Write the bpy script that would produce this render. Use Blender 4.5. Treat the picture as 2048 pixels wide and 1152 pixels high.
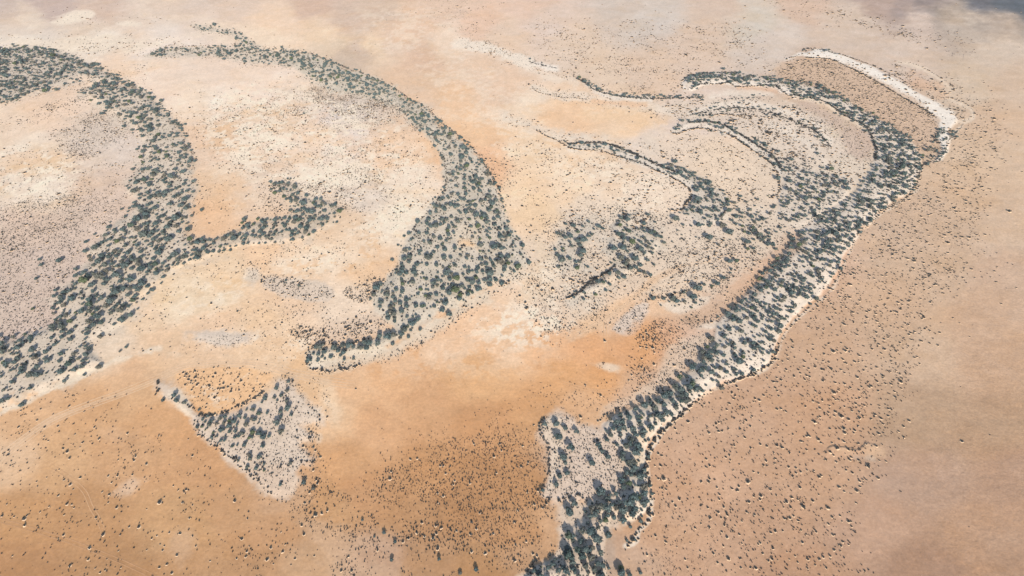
import bpy, math, random
import numpy as np

# ------------------------------------------------------------------ camera, sky, sun, exposure
scene = bpy.context.scene
for o in list(bpy.data.objects):
    bpy.data.objects.remove(o, do_unlink=True)
random.seed(7)
rng = np.random.default_rng(11)

HEIGHT, PITCH, FOCAL = 350.0, math.radians(43.0), 1365.0      # metres, radians, pixels of a 2048 wide picture
cam_data = bpy.data.cameras.new('camera')
cam_data.sensor_width = 36.0
cam_data.lens = 36.0 * FOCAL / 2048.0
cam_data.clip_start, cam_data.clip_end = 1.0, 60000.0
camera = bpy.data.objects.new('camera', cam_data)
scene.collection.objects.link(camera)
camera.location = (0, 0, HEIGHT)
camera.rotation_euler = (math.pi / 2 - PITCH, 0, 0)
scene.camera = camera

SUN_EL, SUN_AZ = math.radians(26.5), math.radians(169.0)       # azimuth clockwise from +Y: behind the camera, a little to its right
sun_dir = (math.sin(SUN_AZ) * math.cos(SUN_EL), math.cos(SUN_AZ) * math.cos(SUN_EL), math.sin(SUN_EL))
world = bpy.data.worlds.new('World')
scene.world = world
world.use_nodes = True
wn = world.node_tree
sky = wn.nodes.new('ShaderNodeTexSky')
sky.sky_type = 'NISHITA'
sky.sun_disc = False
sky.sun_elevation = SUN_EL
sky.sun_rotation = SUN_AZ
sky.air_density, sky.dust_density, sky.ozone_density = 1.0, 0.6, 1.2
wn.links.new(sky.outputs[0], wn.nodes['Background'].inputs[0])
wn.nodes['Background'].inputs[1].default_value = 0.10
sun_data = bpy.data.lights.new('sun', 'SUN')
sun_data.energy, sun_data.angle, sun_data.color = 4.0, math.radians(0.8), (1.0, 0.93, 0.84)
sun = bpy.data.objects.new('sun', sun_data)
scene.collection.objects.link(sun)
from mathutils import Vector
sun.rotation_euler = Vector(sun_dir).to_track_quat('Z', 'Y').to_euler()
scene.view_settings.view_transform = 'Standard'
scene.view_settings.look = 'None'
scene.view_settings.gamma = 1.0
scene.view_settings.use_curve_mapping = False
scene.view_settings.exposure = 1.05
# light that a flat white ground sends back at that exposure, per channel: turns an observed colour into an albedo
GAIN = np.array([1.49, 1.58, 1.77])

# ------------------------------------------------------------------ survey: picture readings <-> ground metres
CP, SP = math.cos(PITCH), math.sin(PITCH)

def to_ground(px, py):
    px, py = np.asarray(px, float), np.asarray(py, float)
    a, b = (px - 1024) / FOCAL, (576 - py) / FOCAL
    dy, dz = CP + b * SP, -SP + b * CP
    t = HEIGHT / -dz
    return a * t, dy * t

def to_survey(x, y):
    depth = np.maximum(y * CP + HEIGHT * SP, 60.0)
    up = y * SP - HEIGHT * CP
    return 1024 + FOCAL * x / depth, 576 - FOCAL * up / depth

def px_per_m(py):
    b = (576 - np.asarray(py, float)) / FOCAL
    return FOCAL / (HEIGHT / (SP - b * CP))

# ------------------------------------------------------------------ noise
def _hash(ix, iy, seed):
    h = (ix.astype(np.int64) * 374761393 + iy.astype(np.int64) * 668265263 + seed * 974711) & 0xFFFFFFFF
    h = ((h ^ (h >> 13)) * 1274126177) & 0xFFFFFFFF
    return ((h ^ (h >> 16)) & 0xFFFF) / 65535.0

def vnoise(x, y, seed=0):
    ix, iy = np.floor(x), np.floor(y)
    fx, fy = x - ix, y - iy
    fx, fy = fx * fx * (3 - 2 * fx), fy * fy * (3 - 2 * fy)
    ix, iy = ix.astype(np.int64), iy.astype(np.int64)
    a, b = _hash(ix, iy, seed), _hash(ix + 1, iy, seed)
    c, d = _hash(ix, iy + 1, seed), _hash(ix + 1, iy + 1, seed)
    return (a + (b - a) * fx) * (1 - fy) + (c + (d - c) * fx) * fy

def fbm(x, y, size, octaves=4, seed=0, gain=0.5):
    s, amp, tot = 0.0, 1.0, 0.0
    x, y = x / size, y / size
    for k in range(octaves):
        s = s + amp * vnoise(x + 17.3 * k, y - 9.1 * k, seed + 31 * k)
        tot += amp
        amp *= gain
        x, y = 2.03 * (x * 0.866 - y * 0.5), 2.03 * (x * 0.5 + y * 0.866)
    return s / tot - 0.5                      # about -0.5 .. 0.5

def sstep(a, b, v):
    t = np.clip((v - a) / (b - a), 0, 1)
    return t * t * (3 - 2 * t)

# ------------------------------------------------------------------ traced shapes
def P(text):
    return [tuple(float(v) for v in w.split(',')) for w in text.split()]

def smooth(pts, closed, n=4):
    p = np.array(pts)
    m = len(p)
    out = []
    for i in range(m if closed else m - 1):
        if closed:
            a, b, c, d = p[i - 1], p[i], p[(i + 1) % m], p[(i + 2) % m]
        else:
            a, b, c, d = p[max(i - 1, 0)], p[i], p[i + 1], p[min(i + 2, m - 1)]
        for k in range(n):
            t = k / n
            out.append(0.5 * (2 * b + (c - a) * t + (2 * a - 5 * b + 4 * c - d) * t * t + (3 * b - a - 3 * c + d) * t ** 3))
    if not closed:
        out.append(p[-1])
    return np.array(out)

def dist_line(px, py, pts):
    d = np.full(px.shape, 1e9, px.dtype)
    for (x0, y0), (x1, y1) in zip(pts[:-1], pts[1:]):
        ex, ey = x1 - x0, y1 - y0
        L = ex * ex + ey * ey + 1e-9
        t = np.clip(((px - x0) * ex + (py - y0) * ey) / L, 0, 1)
        np.minimum(d, (px - x0 - t * ex) ** 2 + (py - y0 - t * ey) ** 2, out=d)
    return np.sqrt(d)

def inside(px, py, pts):
    r = np.zeros(px.shape, bool)
    for (x0, y0), (x1, y1) in zip(pts, np.roll(pts, -1, axis=0)):
        if y0 == y1:
            continue
        c = ((y0 > py) != (y1 > py)) & (px < (x1 - x0) * (py - y0) / (y1 - y0) + x0)
        r ^= c
    return r

_cache, STEP = {}, 1.5

def shape_sd(px, py, shape):
    """signed distance in survey units, positive inside; -99 far away"""
    kind = shape[0]
    out = np.full(px.shape, -99.0)
    if kind == 'ell':
        cx, cy, rx, ry, ang = shape[1:6]
        c, s = math.cos(math.radians(ang)), math.sin(math.radians(ang))
        u, v = (px - cx) * c + (py - cy) * s, -(px - cx) * s + (py - cy) * c
        return (1 - np.sqrt((u / rx) ** 2 + (v / ry) ** 2)) * min(rx, ry)
    key = (kind, shape[1], shape[2] if kind == 'line' else 0)
    if key not in _cache:
        # distances are worked out once on a lattice round the shape and read off by interpolation
        pts = smooth(shape[1], kind == 'poly')
        m = 45 if kind == 'poly' else shape[2] + 45
        x0, y0 = math.floor(pts[:, 0].min() - m), math.floor(pts[:, 1].min() - m)
        nx, ny = int((pts[:, 0].max() + m - x0) / STEP) + 2, int((pts[:, 1].max() + m - y0) / STEP) + 2
        X, Y = np.meshgrid(x0 + STEP * np.arange(nx, dtype=np.float32), y0 + STEP * np.arange(ny, dtype=np.float32))
        if kind == 'poly':
            d = dist_line(X, Y, np.vstack([pts, pts[:1]]).astype(np.float32))
            d = np.where(inside(X, Y, pts.astype(np.float32)), d, -d)
        else:
            d = shape[2] - dist_line(X, Y, pts.astype(np.float32))
        _cache[key] = (x0, y0, nx, ny, d)
    x0, y0, nx, ny, d = _cache[key]
    u, v = (px - x0) / STEP, (py - y0) / STEP
    sel = (u >= 0) & (u < nx - 1.001) & (v >= 0) & (v < ny - 1.001)
    if not sel.any():
        return out
    u, v = u[sel], v[sel]
    i, j = u.astype(int), v.astype(int)
    fu, fv = u - i, v - j
    out[sel] = (d[j, i] * (1 - fu) + d[j, i + 1] * fu) * (1 - fv) + (d[j + 1, i] * (1 - fu) + d[j + 1, i + 1] * fu) * fv
    return out

def cover(px, py, shape, soft, ragged=None, amp=1.5):
    """0..1 inside a traced shape; ragged: noise about -1..1 that frays the edge"""
    d = shape_sd(px, py, shape)
    if ragged is not None:
        d = d + soft * amp * ragged
    return sstep(-soft, soft, d)

def poly(t): return ('poly', tuple(P(t)))
def line(w, t): return ('line', tuple(P(t)), w)
def ell(cx, cy, rx, ry, ang=0): return ('ell', cx, cy, rx, ry, ang)

# woodland belts -----------------------------------------------------------------------------------
W_WEST_TOP = poly('-60,98 0,98 60,98 110,105 150,118 180,130 215,148 238,162 225,170 190,160 160,160 120,172 80,186 30,200 0,208 -60,215')
W_WEST = poly('165,182 200,172 240,165 280,180 320,213 350,245 375,280 388,320 391,370 389,410 384,445 380,470 388,495 372,530 330,562 290,592 268,618 252,645 225,662 190,680 183,705 205,722 190,738 140,757 80,787 40,807 0,822 -60,850 -60,690 0,686 50,672 100,652 116,625 110,600 122,580 150,560 160,540 180,520 172,503 188,488 208,465 236,440 256,425 264,402 250,385 254,365 272,340 285,310 280,280 262,250 235,234 200,216')
W_SPUR = poly('382,482 430,478 470,462 500,450 540,440 572,432 584,415 574,398 556,385 545,372 562,366 592,372 604,394 625,400 660,404 682,425 662,450 625,472 590,484 540,488 480,494 440,504 395,524 372,522')
W_ARC_TIP = poly('385,50 440,56 472,62 492,76 520,94 560,103 590,112 590,134 540,128 470,122 430,114 370,113 300,116 292,110 330,98 400,95 470,92 484,86 466,72 440,66 400,60')
W_ARC = poly('560,102 620,110 660,124 700,141 740,155 780,174 820,200 850,216 880,244 905,265 930,285 950,305 966,326 985,356 1000,386 1006,420 1020,450 1042,486 1060,512 1056,530 1034,546 1000,564 955,590 920,610 880,628 840,652 800,682 760,700 700,712 660,718 624,737 616,705 640,692 700,692 752,676 790,655 770,640 745,612 748,580 772,560 792,530 802,490 816,470 832,450 856,425 870,400 886,380 890,355 885,330 875,300 850,270 826,246 800,226 770,206 740,196 680,182 632,167 608,150 590,135')
W_MID = poly('1225,450 1252,428 1266,436 1262,455 1300,455 1322,475 1312,500 1290,520 1268,542 1248,552 1228,562 1200,582 1160,592 1142,600 1170,574 1205,553 1225,530 1215,500 1220,475')
W_MID_LOBE = poly('1108,475 1130,450 1190,442 1202,455 1172,480 1166,510 1190,535 1160,545 1120,535 1108,505')
W_INNER_TIP = poly('1120,278 1150,288 1205,284 1250,298 1300,320 1345,338 1345,352 1310,338 1262,322 1210,300 1150,296')
W_INNER = poly('1335,330 1365,335 1400,355 1440,378 1456,402 1458,432 1432,446 1395,452 1372,432 1365,418 1388,402 1384,378 1362,358 1338,344')
W_SECOND = poly('1345,262 1380,242 1425,243 1462,255 1505,283 1545,308 1580,330 1640,345 1700,362 1690,400 1640,432 1606,455 1570,440 1555,415 1562,385 1564,355 1548,325 1520,303 1488,283 1455,264 1425,256 1385,252')
W_EAST = poly('1368,165 1390,152 1440,147 1500,154 1560,160 1620,170 1680,194 1720,219 1760,240 1790,260 1820,280 1838,308 1842,335 1832,362 1816,386 1790,398 1760,421 1740,448 1718,462 1704,490 1686,512 1680,540 1660,562 1640,590 1616,607 1598,622 1578,643 1560,670 1548,700 1538,722 1508,742 1480,755 1448,762 1420,780 1390,800 1358,830 1330,846 1308,868 1292,900 1294,950 1298,1000 1290,1022 1262,1040 1225,1030 1215,1060 1205,1100 1200,1170 1050,1170 1080,1132 1128,1110 1128,1075 1150,1050 1172,1030 1182,1004 1232,990 1250,970 1254,940 1240,905 1228,890 1208,862 1214,846 1240,826 1280,810 1320,794 1350,770 1380,740 1402,710 1422,690 1432,660 1442,636 1462,620 1480,600 1502,580 1532,550 1562,512 1592,482 1602,462 1640,432 1690,402 1720,372 1745,340 1752,312 1746,282 1720,252 1690,232 1640,206 1600,196 1560,182 1520,172 1480,170 1440,165 1400,172 1380,182')
W_PATCH = poly('390,826 425,832 470,825 505,815 545,835 520,850 500,868 470,880 430,878 395,860')
W_PATCH_SPARSE = poly('530,770 590,762 600,830 590,880 560,930 520,945 480,915 450,890 480,860 520,830')
W_KNOLL = poly('1300,596 1335,592 1375,584 1400,572 1440,560 1460,540 1470,555 1440,585 1410,605 1370,618 1310,610')
W_HOOK = poly('1858,290 1868,262 1885,258 1915,262 1918,272 1890,285 1896,300 1890,318 1862,328 1840,338 1838,322 1848,308')
W_GAP = poly('1440,425 1490,400 1560,410 1600,440 1590,475 1555,505 1500,500 1450,470')
WOODS = [  # shape, density weight, radius scale, soft edge
    (W_WEST_TOP, 0.85, 0.95, 8), (W_WEST, 0.78, 1.0, 14), (W_SPUR, 0.78, 0.95, 9), (W_ARC_TIP, 0.75, 0.85, 4), (W_ARC, 0.78, 0.97, 6),
    (W_MID, 0.55, 0.82, 12), (W_MID_LOBE, 0.5, 0.82, 10), (ell(1370, 455, 70, 30, 10), 0.22, 0.75, 18), (ell(1300, 500, 60, 40), 0.14, 0.7, 20), (W_INNER_TIP, 0.75, 0.75, 2), (W_INNER, 0.95, 0.92, 8), (W_SECOND, 0.88, 0.85, 12), (W_EAST, 1.16, 0.88, 6),
    (W_PATCH, 0.5, 0.65, 8), (W_PATCH_SPARSE, 0.14, 0.75, 14), (W_KNOLL, 0.18, 0.8, 5), (W_HOOK, 0.6, 0.9, 3), (W_GAP, 0.5, 0.82, 18),
    (line(4, '565,104 620,111 660,125 700,142 740,156 780,176 820,202 850,218 880,246 930,287 966,328 1000,388 1010,425'), 1.25, 0.72, 4), (line(6, '190,134 235,160 280,180 320,214 350,246 375,282 387,322'), 1.1, 0.8, 6), (line(6, '0,100 60,100 110,107 160,122'), 1.1, .8, 5),
    (line(6, '1300,802 1350,774 1382,742 1405,712 1425,690 1440,650 1465,622 1505,582 1562,516 1600,470'), 1.4, 0.95, 5), (line(5, '1440,150 1500,157 1560,163 1620,173 1680,198 1760,244 1820,284'), 1.3, .8, 4),
    (line(3.5, '1150,154 1172,165 1195,180 1235,190 1290,195'), 1.4, 0.72, 3), (line(3.5, '1290,195 1340,196 1370,193 1405,196'), 1.4, 0.7, 3),
    (line(2.5, '1600,104 1625,99 1660,104 1675,110'), 0.55, 0.75, 2), (line(4, '1060,124 1085,130 1112,135'), 0.35, 0.5, 4),
    (line(6, '1385,232 1440,220 1500,218 1545,228 1590,245 1630,262 1658,288'), 0.5, 0.62, 8), (line(8, '1620,300 1650,330 1660,360'), 0.25, .8, 10), (line(5, '1430,205 1480,196 1540,198'), 0.3, .5, 6),
    (line(7, '1540,330 1600,322 1640,335'), 0.2, 0.7, 10),
    (line(4, '780,640 830,632 870,624 920,600 965,572'), 0.8, 0.8, 3), (line(4, '770,682 830,652 862,636'), 0.8, 0.8, 3),
    (line(4, '632,698 700,694 752,678'), 0.7, 0.75, 3), (line(4, '545,560 585,570 600,575'), 0.6, 0.45, 4),
    (line(4, '240,708 270,698 300,696'), 0.3, 0.5, 4), (line(4, '75,525 120,520'), 0.3, 0.7, 3),
]
CLEARINGS = [poly('918,450 940,448 958,470 962,500 935,510 920,495 908,470'), ell(1500, 735, 20, 7, -20), ell(1440, 648, 25, 8, -15),
             poly('1268,880 1292,860 1305,868 1288,895 1282,945 1270,930'), ell(1250, 1028, 16, 14), ell(1545, 695, 12, 7, -40)]

# shrub fields: shape, shrubs per square metre, mean radius, soft edge, clumping -----------------------
E_SHORE = '1925,250 1895,285 1892,302 1862,324 1842,334 1840,352 1830,382 1800,404 1770,422 1742,447 1718,466 1705,495 1690,530 1655,590 1612,622 1582,652 1558,690 1546,722 1510,746 1442,772 1402,796 1352,840 1312,880 1297,920 1299,960 1303,1000 1298,1040 1276,1062'
FLAT_E = poly('1925,230 1970,260 1985,330 1965,420 1950,500 1890,590 1850,690 1815,770 1800,860 1760,920 1725,1000 1700,1080 1720,1170 1280,1170 1300,1050 1303,960 1312,880 1402,796 1546,722 1612,622 1690,530 1742,447 1840,370 1900,300')
SAND_SPIT = poly('1606,107 1640,100 1670,106 1705,117 1760,141 1810,168 1850,193 1882,212 1906,224 1914,244 1895,262 1868,238 1845,215 1800,190 1760,165 1710,139 1660,117 1614,114')
FIELDS = [
    (FLAT_E, 0.040, 0.55, 30, 0.35), (poly('1880,300 1960,290 1965,400 1900,460 1850,470 1845,400'), 0.016, 0.6, 20, 0.4),
    (ell(1900, 500, 90, 90), 0.008, 0.6, 40, 0.5), (ell(1990, 300, 70, 120), 0.004, 0.55, 30, 0.5),
    (ell(1590, 860, 120, 60), 0.02, 0.5, 30, 0.8), (ell(1590, 1000, 120, 130), 0.010, 0.6, 40, 0.5),
    (poly('1300,1060 1330,1040 1420,1040 1440,1110 1380,1150 1300,1150'), 0.05, 0.32, 15, 1.0),
    (poly('-60,470 60,400 170,390 240,400 225,440 180,480 160,510 140,560 110,590 105,630 90,655 0,675 -60,680'), 0.20, 0.35, 14, 0.45),
    (ell(190, 262, 85, 45, -20), 0.18, 0.36, 20, 0.6), (ell(120, 400, 160, 70, -15), 0.06, 0.36, 25, 0.6), (ell(60, 345, 120, 50), 0.05, 0.4, 20, 0.4),
    (ell(195, 175, 60, 14), 0.08, 0.5, 8, 0.6), (ell(120, 220, 110, 16, -15), 0.05, 0.42, 12, 0.9),
    (ell(715, 213, 120, 30, 12), 0.28, 0.40, 20, 0.6), (ell(640, 195, 60, 14), 0.06, 0.4, 10, 0.6), (ell(620, 285, 230, 95, 10), 0.06, 0.42, 30, 0.8),
    (ell(760, 330, 120, 90, 30), 0.03, 0.45, 25, 0.7), (ell(450, 270, 60, 60), 0.02, 0.4, 25, 0.8), (ell(450, 370, 60, 90), 0.02, 0.4, 20, 0.7),
    (ell(620, 380, 80, 18, 5), 0.25, 0.42, 8, 0.6), (ell(690, 405, 50, 20, 10), 0.15, 0.42, 10, 0.6), (ell(545, 405, 40, 28), 0.08, 0.42, 10, 0.8),
    (poly('400,520 470,500 560,492 640,478 700,440 760,400 860,400 800,480 770,540 660,560 540,545 430,570 330,640 270,680 300,600'), 0.030, 0.42, 18, 0.9),
    (poly('530,552 600,560 660,572 665,592 620,602 560,590 530,575'), 0.22, 0.45, 6, 0.4),
    (poly('690,575 745,560 800,520 835,455 850,470 815,530 780,580 745,600 700,600'), 0.18, 0.45, 8, 0.5),
    (poly('600,655 680,645 745,630 770,650 750,672 690,690 630,690 590,675'), 0.20, 0.5, 16, 0.5),
    (ell(560, 640, 120, 36), 0.045, 0.45, 24, 0.7), (ell(570, 690, 40, 14), 0.06, 0.35, 10, 0.7), (ell(450, 682, 55, 10, 4), 0.16, 0.3, 6, 0.5),
    (ell(510, 550, 14, 14), 0.1, 0.35, 8, 0.6), (ell(400, 700, 120, 25), 0.02, 0.4, 20, 0.8), (ell(640, 710, 90, 22), 0.025, 0.45, 20, 0.5),
    (line(9, '1040,545 990,585 930,622 860,668 800,702 730,722 640,740 614,725'), 0.10, 0.5, 7, 0.4),
    (poly('352,748 430,733 530,740 545,760 500,800 460,820 425,828 395,818 370,790'), 0.075, 0.52, 8, 0.4),
    (poly('400,862 450,895 490,930 545,985 600,990 640,960 630,900 645,840 610,790 590,755 550,765 560,800 500,860'), 0.11, 0.42, 12, 0.6),
    (ell(640, 800, 20, 45, -20), 0.08, 0.4, 12, 0.6),
    (poly('-60,790 120,790 260,800 330,880 440,930 560,1010 640,1040 560,1170 -60,1170'), 0.014, 0.5, 25, 0.9), (ell(130, 1020, 90, 45), 0.022, 0.5, 25, 0.8),
    (ell(130, 860, 60, 22, -20), 0.022, 0.5, 15, 0.7), (ell(360, 930, 100, 40, 12), 0.022, 0.45, 20, 0.7),
    (poly('540,970 640,950 720,980 790,1020 850,1090 880,1150 700,1160 660,1070 600,1030'), 0.085, 0.46, 26, 0.9),
    (poly('745,960 800,930 900,890 1000,860 1080,870 1092,920 1090,980 1080,1040 1060,1120 980,1100 900,1060 820,1030 760,1000'), 0.26, 0.39, 50, 0.12),
    (ell(870, 1072, 75, 28, 10), 0.30, 0.48, 18, 0.3), (ell(950, 930, 60, 40), 0.06, 0.45, 20, 0.8), (ell(1010, 1090, 90, 50), 0.08, 0.42, 30, 0.8),
    (ell(1080, 1010, 70, 60), 0.09, 0.4, 30, 0.7), (ell(900, 860, 120, 26, -8), 0.02, 0.3, 20, 0.6), (ell(760, 1120, 50, 30), 0.06, 0.5, 15, 0.8),
    (poly('1085,838 1112,828 1145,833 1170,850 1205,862 1240,905 1256,960 1236,1000 1150,1002 1110,1006 1086,985 1096,950 1095,900 1080,865'), 0.20, 0.40, 8, 0.5),
    (poly('1120,1010 1175,1003 1238,998 1252,1035 1215,1060 1206,1100 1204,1170 1045,1170 1076,1130 1112,1108 1120,1060'), 0.16, 0.42, 10, 0.5), (SAND_SPIT, 0.02, 0.6, 4, .6), (ell(1120, 800, 90, 26), 0.03, 0.4, 15, 0.8), (ell(1240, 800, 70, 26, -20), 0.10, 0.42, 15, 0.6),
    (poly('1265,690 1310,650 1350,640 1370,660 1345,700 1320,750 1290,790 1250,790 1255,740'), 0.15, 0.44, 14, 0.7),
    (poly('1345,690 1410,665 1420,690 1380,740 1345,775 1300,800 1290,780 1320,745'), 0.16, 0.40, 10, 0.4),
    (poly('1355,640 1400,632 1430,625 1440,640 1400,650 1365,655'), 0.30, 0.42, 6, 0.5), (poly('1228,645 1275,605 1300,605 1290,640 1262,668 1230,662'), 0.22, 0.36, 6, 0.3),
    (poly('1440,605 1500,560 1560,505 1590,485 1575,520 1520,560 1470,605'), 0.14, 0.42, 10, 0.4),
    (ell(1215, 730, 16, 6), 0.12, 0.4, 5, 0.4), (ell(1210, 770, 45, 12), 0.05, 0.4, 12, 0.8),
    (poly('1090,430 1150,420 1250,400 1340,420 1380,450 1450,460 1520,440 1570,470 1560,505 1500,545 1400,600 1330,600 1250,600 1180,640 1110,680 1050,640 1060,560 1085,500'), 0.12, 0.46, 22, 0.6),
    (ell(1180, 620, 100, 45, -20), 0.05, 0.4, 20, 0.6), (ell(1065, 500, 26, 60), 0.06, 0.5, 15, 0.8), (ell(1040, 560, 60, 40), 0.05, 0.4, 20, 0.7),
    (poly('1000,300 1080,290 1150,300 1260,320 1340,352 1380,385 1370,412 1300,420 1200,410 1080,420 1000,400'), 0.035, 0.5, 20, 0.5),
    (poly('1230,325 1300,340 1360,365 1378,390 1365,412 1310,415 1250,395'), 0.06, 0.48, 15, 0.3), (ell(990, 350, 50, 60, 60), 0.06, 0.5, 20, 0.5),
    (poly('1150,270 1260,285 1340,275 1440,270 1520,310 1550,345 1545,395 1480,420 1440,385 1380,345 1300,310 1200,278'), 0.05, 0.52, 14, 0.6),
    (poly('1400,215 1500,205 1600,215 1680,270 1730,300 1735,340 1690,380 1600,400 1560,350 1500,280 1440,245 1400,240'), 0.075, 0.58, 14, 0.6),
    (poly('1290,215 1350,205 1440,198 1540,200 1560,230 1440,235 1330,235'), 0.05, 0.55, 10, 0.7), (poly('1600,210 1690,240 1735,285 1740,330 1690,330 1640,260'), 0.10, 0.42, 10, 0.3),
    (poly('1575,124 1650,121 1720,141 1780,173 1830,203 1876,240 1860,290 1836,295 1800,262 1760,238 1720,215 1660,187 1600,167 1560,158'), 0.10, 0.5, 6, 0.25),
    (poly('1560,120 1600,125 1600,165 1540,158 1500,150 1530,130'), 0.03, 0.5, 12, 0.5),
    (poly('1790,130 1840,145 1890,172 1905,200 1940,230 1920,245 1880,215 1830,180 1795,155'), 0.055, 0.55, 8, 0.4),
    (poly('1900,160 1950,190 2010,250 1990,330 1930,280 1960,240 1920,210'), 0.028, 0.55, 18, 0.5),
    (poly('1080,50 1200,55 1320,50 1500,60 1520,130 1440,146 1370,160 1360,185 1240,180 1140,140 1080,110'), 0.026, 0.52, 25, 0.8),
    (ell(1370, 110, 80, 40), 0.03, 0.45, 25, 0.6), (ell(1270, 165, 90, 22, 8), 0.03, 0.5, 15, 0.8), (ell(920, 40, 70, 35, 25), 0.015, 0.45, 25, 0.9),
    (ell(1640, 25, 90, 22, 12), 0.012, 0.55, 12, 1.0), (ell(1800, 62, 130, 14, 16), 0.02, 0.6, 8, 1.0), (ell(1900, 85, 60, 20, 20), 0.02, 0.5, 10, 1.0),
    (line(14, '930,88 990,100 1050,122 1110,138'), 0.05, 0.45, 8, 0.6), (line(10, '1060,170 1110,185 1180,197 1270,212 1340,220'), 0.06, 0.45, 8, 0.6),
    (line(10, '1005,238 1060,250 1110,270 1160,280'), 0.05, 0.5, 8, 0.6), (line(12, '880,300 940,300 970,340'), 0.0, 0.5, 10, 0.5),
    (ell(100, 85, 110, 16), 0.010, 0.55, 10, 0.6), (ell(250, 92, 120, 20), 0.020, 0.5, 10, 0.7), (ell(150, 32, 50, 14), 0.010, 0.5, 6, 0.5), (ell(250, 45, 80, 12), 0.004, 0.5, 10, 0.8),
    (ell(270, 145, 40, 18), 0.02, 0.4, 10, 0.7), (line(7, '480,128 560,136 610,160'), 0.05, 0.4, 6, 0.6), (ell(960, 640, 160, 30), 0.003, 0.4, 30, 0.8),
    (ell(1000, 740, 250, 60), 0.0016, 0.4, 40, 0.6), (ell(1150, 700, 90, 60), 0.004, 0.4, 40, 0.6), (ell(1430, 620, 60, 20), 0.06, 0.4, 12, 0.6),
]
# strings of shrubs along old strand lines: spacing in metres, radius
STRINGS = [
    ('1075,262 1110,280 1150,298 1200,302 1240,315 1280,325 1310,340 1345,355 1375,375 1382,390 1370,410 1364,420 1340,422', 0.9, 0.62),
    ('1340,262 1355,267 1390,257 1430,261 1460,270 1490,290 1520,310 1545,330 1557,355 1558,385 1540,395', 0.9, 0.65),
    ('1150,156 1172,167 1195,182 1235,192 1290,197 1340,197 1400,195', 0.9, 0.75), ('1058,124 1085,131 1114,137', 1.1, 0.6), ('1140,288 1205,286 1255,303 1300,322 1350,345', 0.8, 0.85), ('1375,246 1425,245 1462,258 1505,285 1545,312 1562,340', 1.0, 0.85), ('1385,230 1440,219 1500,217 1545,227 1590,244 1630,262 1658,290', 1.2, 0.7),
    (E_SHORE, 2.2, 0.55), ('388,842 402,872 430,892 470,922 500,950 545,988', 1.2, 0.5), ('392,838 412,876 440,894 480,925 520,960', 2.0, 0.5), ('600,790 625,815 640,842 622,872 632,918 602,945', 1.6, 0.45),
    ('1322,214 1345,212 1375,218 1388,228 1415,231 1445,228 1475,232 1510,232 1550,237', 1.1, 0.55),
    ('1062,171 1072,182 1095,190 1130,195 1180,199', 1.5, 0.5),
    ('1383,178 1400,170 1440,168 1458,166 1475,174 1520,172 1548,172 1560,180 1575,190 1588,196', 0.7, 0.6),
    ('1585,190 1620,197 1650,205 1690,232 1728,252 1744,275 1752,300 1750,320', 0.8, 0.65),
    ('1570,119 1590,112 1606,108', 1.6, 0.6), ('1612,116 1660,119 1710,141 1760,167 1800,192 1845,217 1872,236', 0.9, 0.7),
    ('1606,98 1630,97 1655,103 1690,112 1720,122 1745,131 1790,152 1815,165', 1.6, 0.65),
    ('1795,124 1830,128 1870,148 1900,168 1908,180 1890,192 1930,205 1950,228', 3.0, 0.6), ('1366,180 1362,165 1380,152 1425,146 1480,146', 1.2, 0.6),
    ('1132,597 1160,585 1185,560 1212,545 1232,530', 0.6, 0.7), ('1290,602 1340,590 1378,580 1400,572', 1.0, 0.6),
    ('330,795 352,800 375,808 392,822', 1.3, 0.5), ('398,829 425,831 462,819 500,801 530,783', 0.55, 0.55), ('312,765 318,778 312,790', 1.2, 0.6),
    ('1100,832 1082,842 1079,860 1094,890 1099,925 1092,960 1082,985', 0.9, 0.5), ('1068,1018 1090,1008 1102,996', 0.8, 0.5), ('1112,1004 1140,995 1165,990', 1.0, 0.55),
    ('616,735 616,705 640,690 690,690 740,678', 0.9, 0.55), ('615,737 660,742 720,730', 1.0, 0.55),
    ('1842,334 1838,355 1815,395 1770,418 1735,440', 1.6, 0.6), ('1558,690 1546,722 1510,746 1450,768', 1.4, 0.7),
    ('1402,794 1352,838 1312,876 1296,905 1291,940 1297,975', 0.9, 0.6), ('1299,1010 1296,1040 1276,1062 1268,1085', 0.9, 0.6),
    ('1050,1150 1066,1130 1075,1112', 0.9, 0.6), ('1040,1020 1060,1008 1085,1000', 1.4, 0.4),
    ('560,103 620,108 660,122 700,139 740,153 780,172 820,198 850,213 880,242 930,282 966,323 1000,383', 1.6, 0.55),
    ('700,600 745,585 775,560 795,530', 1.5, 0.5), ('1345,1060 1330,1050', 2, 0.4), ('1265,1075 1255,1090 1262,1092', 1.2, 0.6),
    ('885,300 890,330 893,360 886,385 872,405', 1.2, 0.45), ('860,420 835,448 818,470', 1.2, 0.5), ('300,110 340,97 390,92 440,92', 2.2, 0.55),
    ('1195,842 1215,828 1240,815', 1.0, 0.55),
]
TRACKS = [
    '-40,940 0,915 50,878 93,848 133,828 193,805 233,791 283,771 321,755 362,737 403,729 444,726 485,727 516,729 547,735 577,745 608,752 659,763 720,772',
    '100,930 127,948 150,965 170,985 183,1015 200,1045 211,1082', '-30,1033 0,1041 60,1058 133,1081 200,1106 253,1128 300,1150 330,1165',
    '1111,759 1146,771 1186,781 1217,781 1239,775 1247,759 1244,741', '1140,677 1175,657 1213,635 1246,613 1275,587 1301,564 1314,554 1364,531 1441,521',
    '1211,640 1210,660 1213,710', '1333,975 1331,990 1326,1035', '1409,1165 1411,1151 1417,1128 1444,1111',
]

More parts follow.
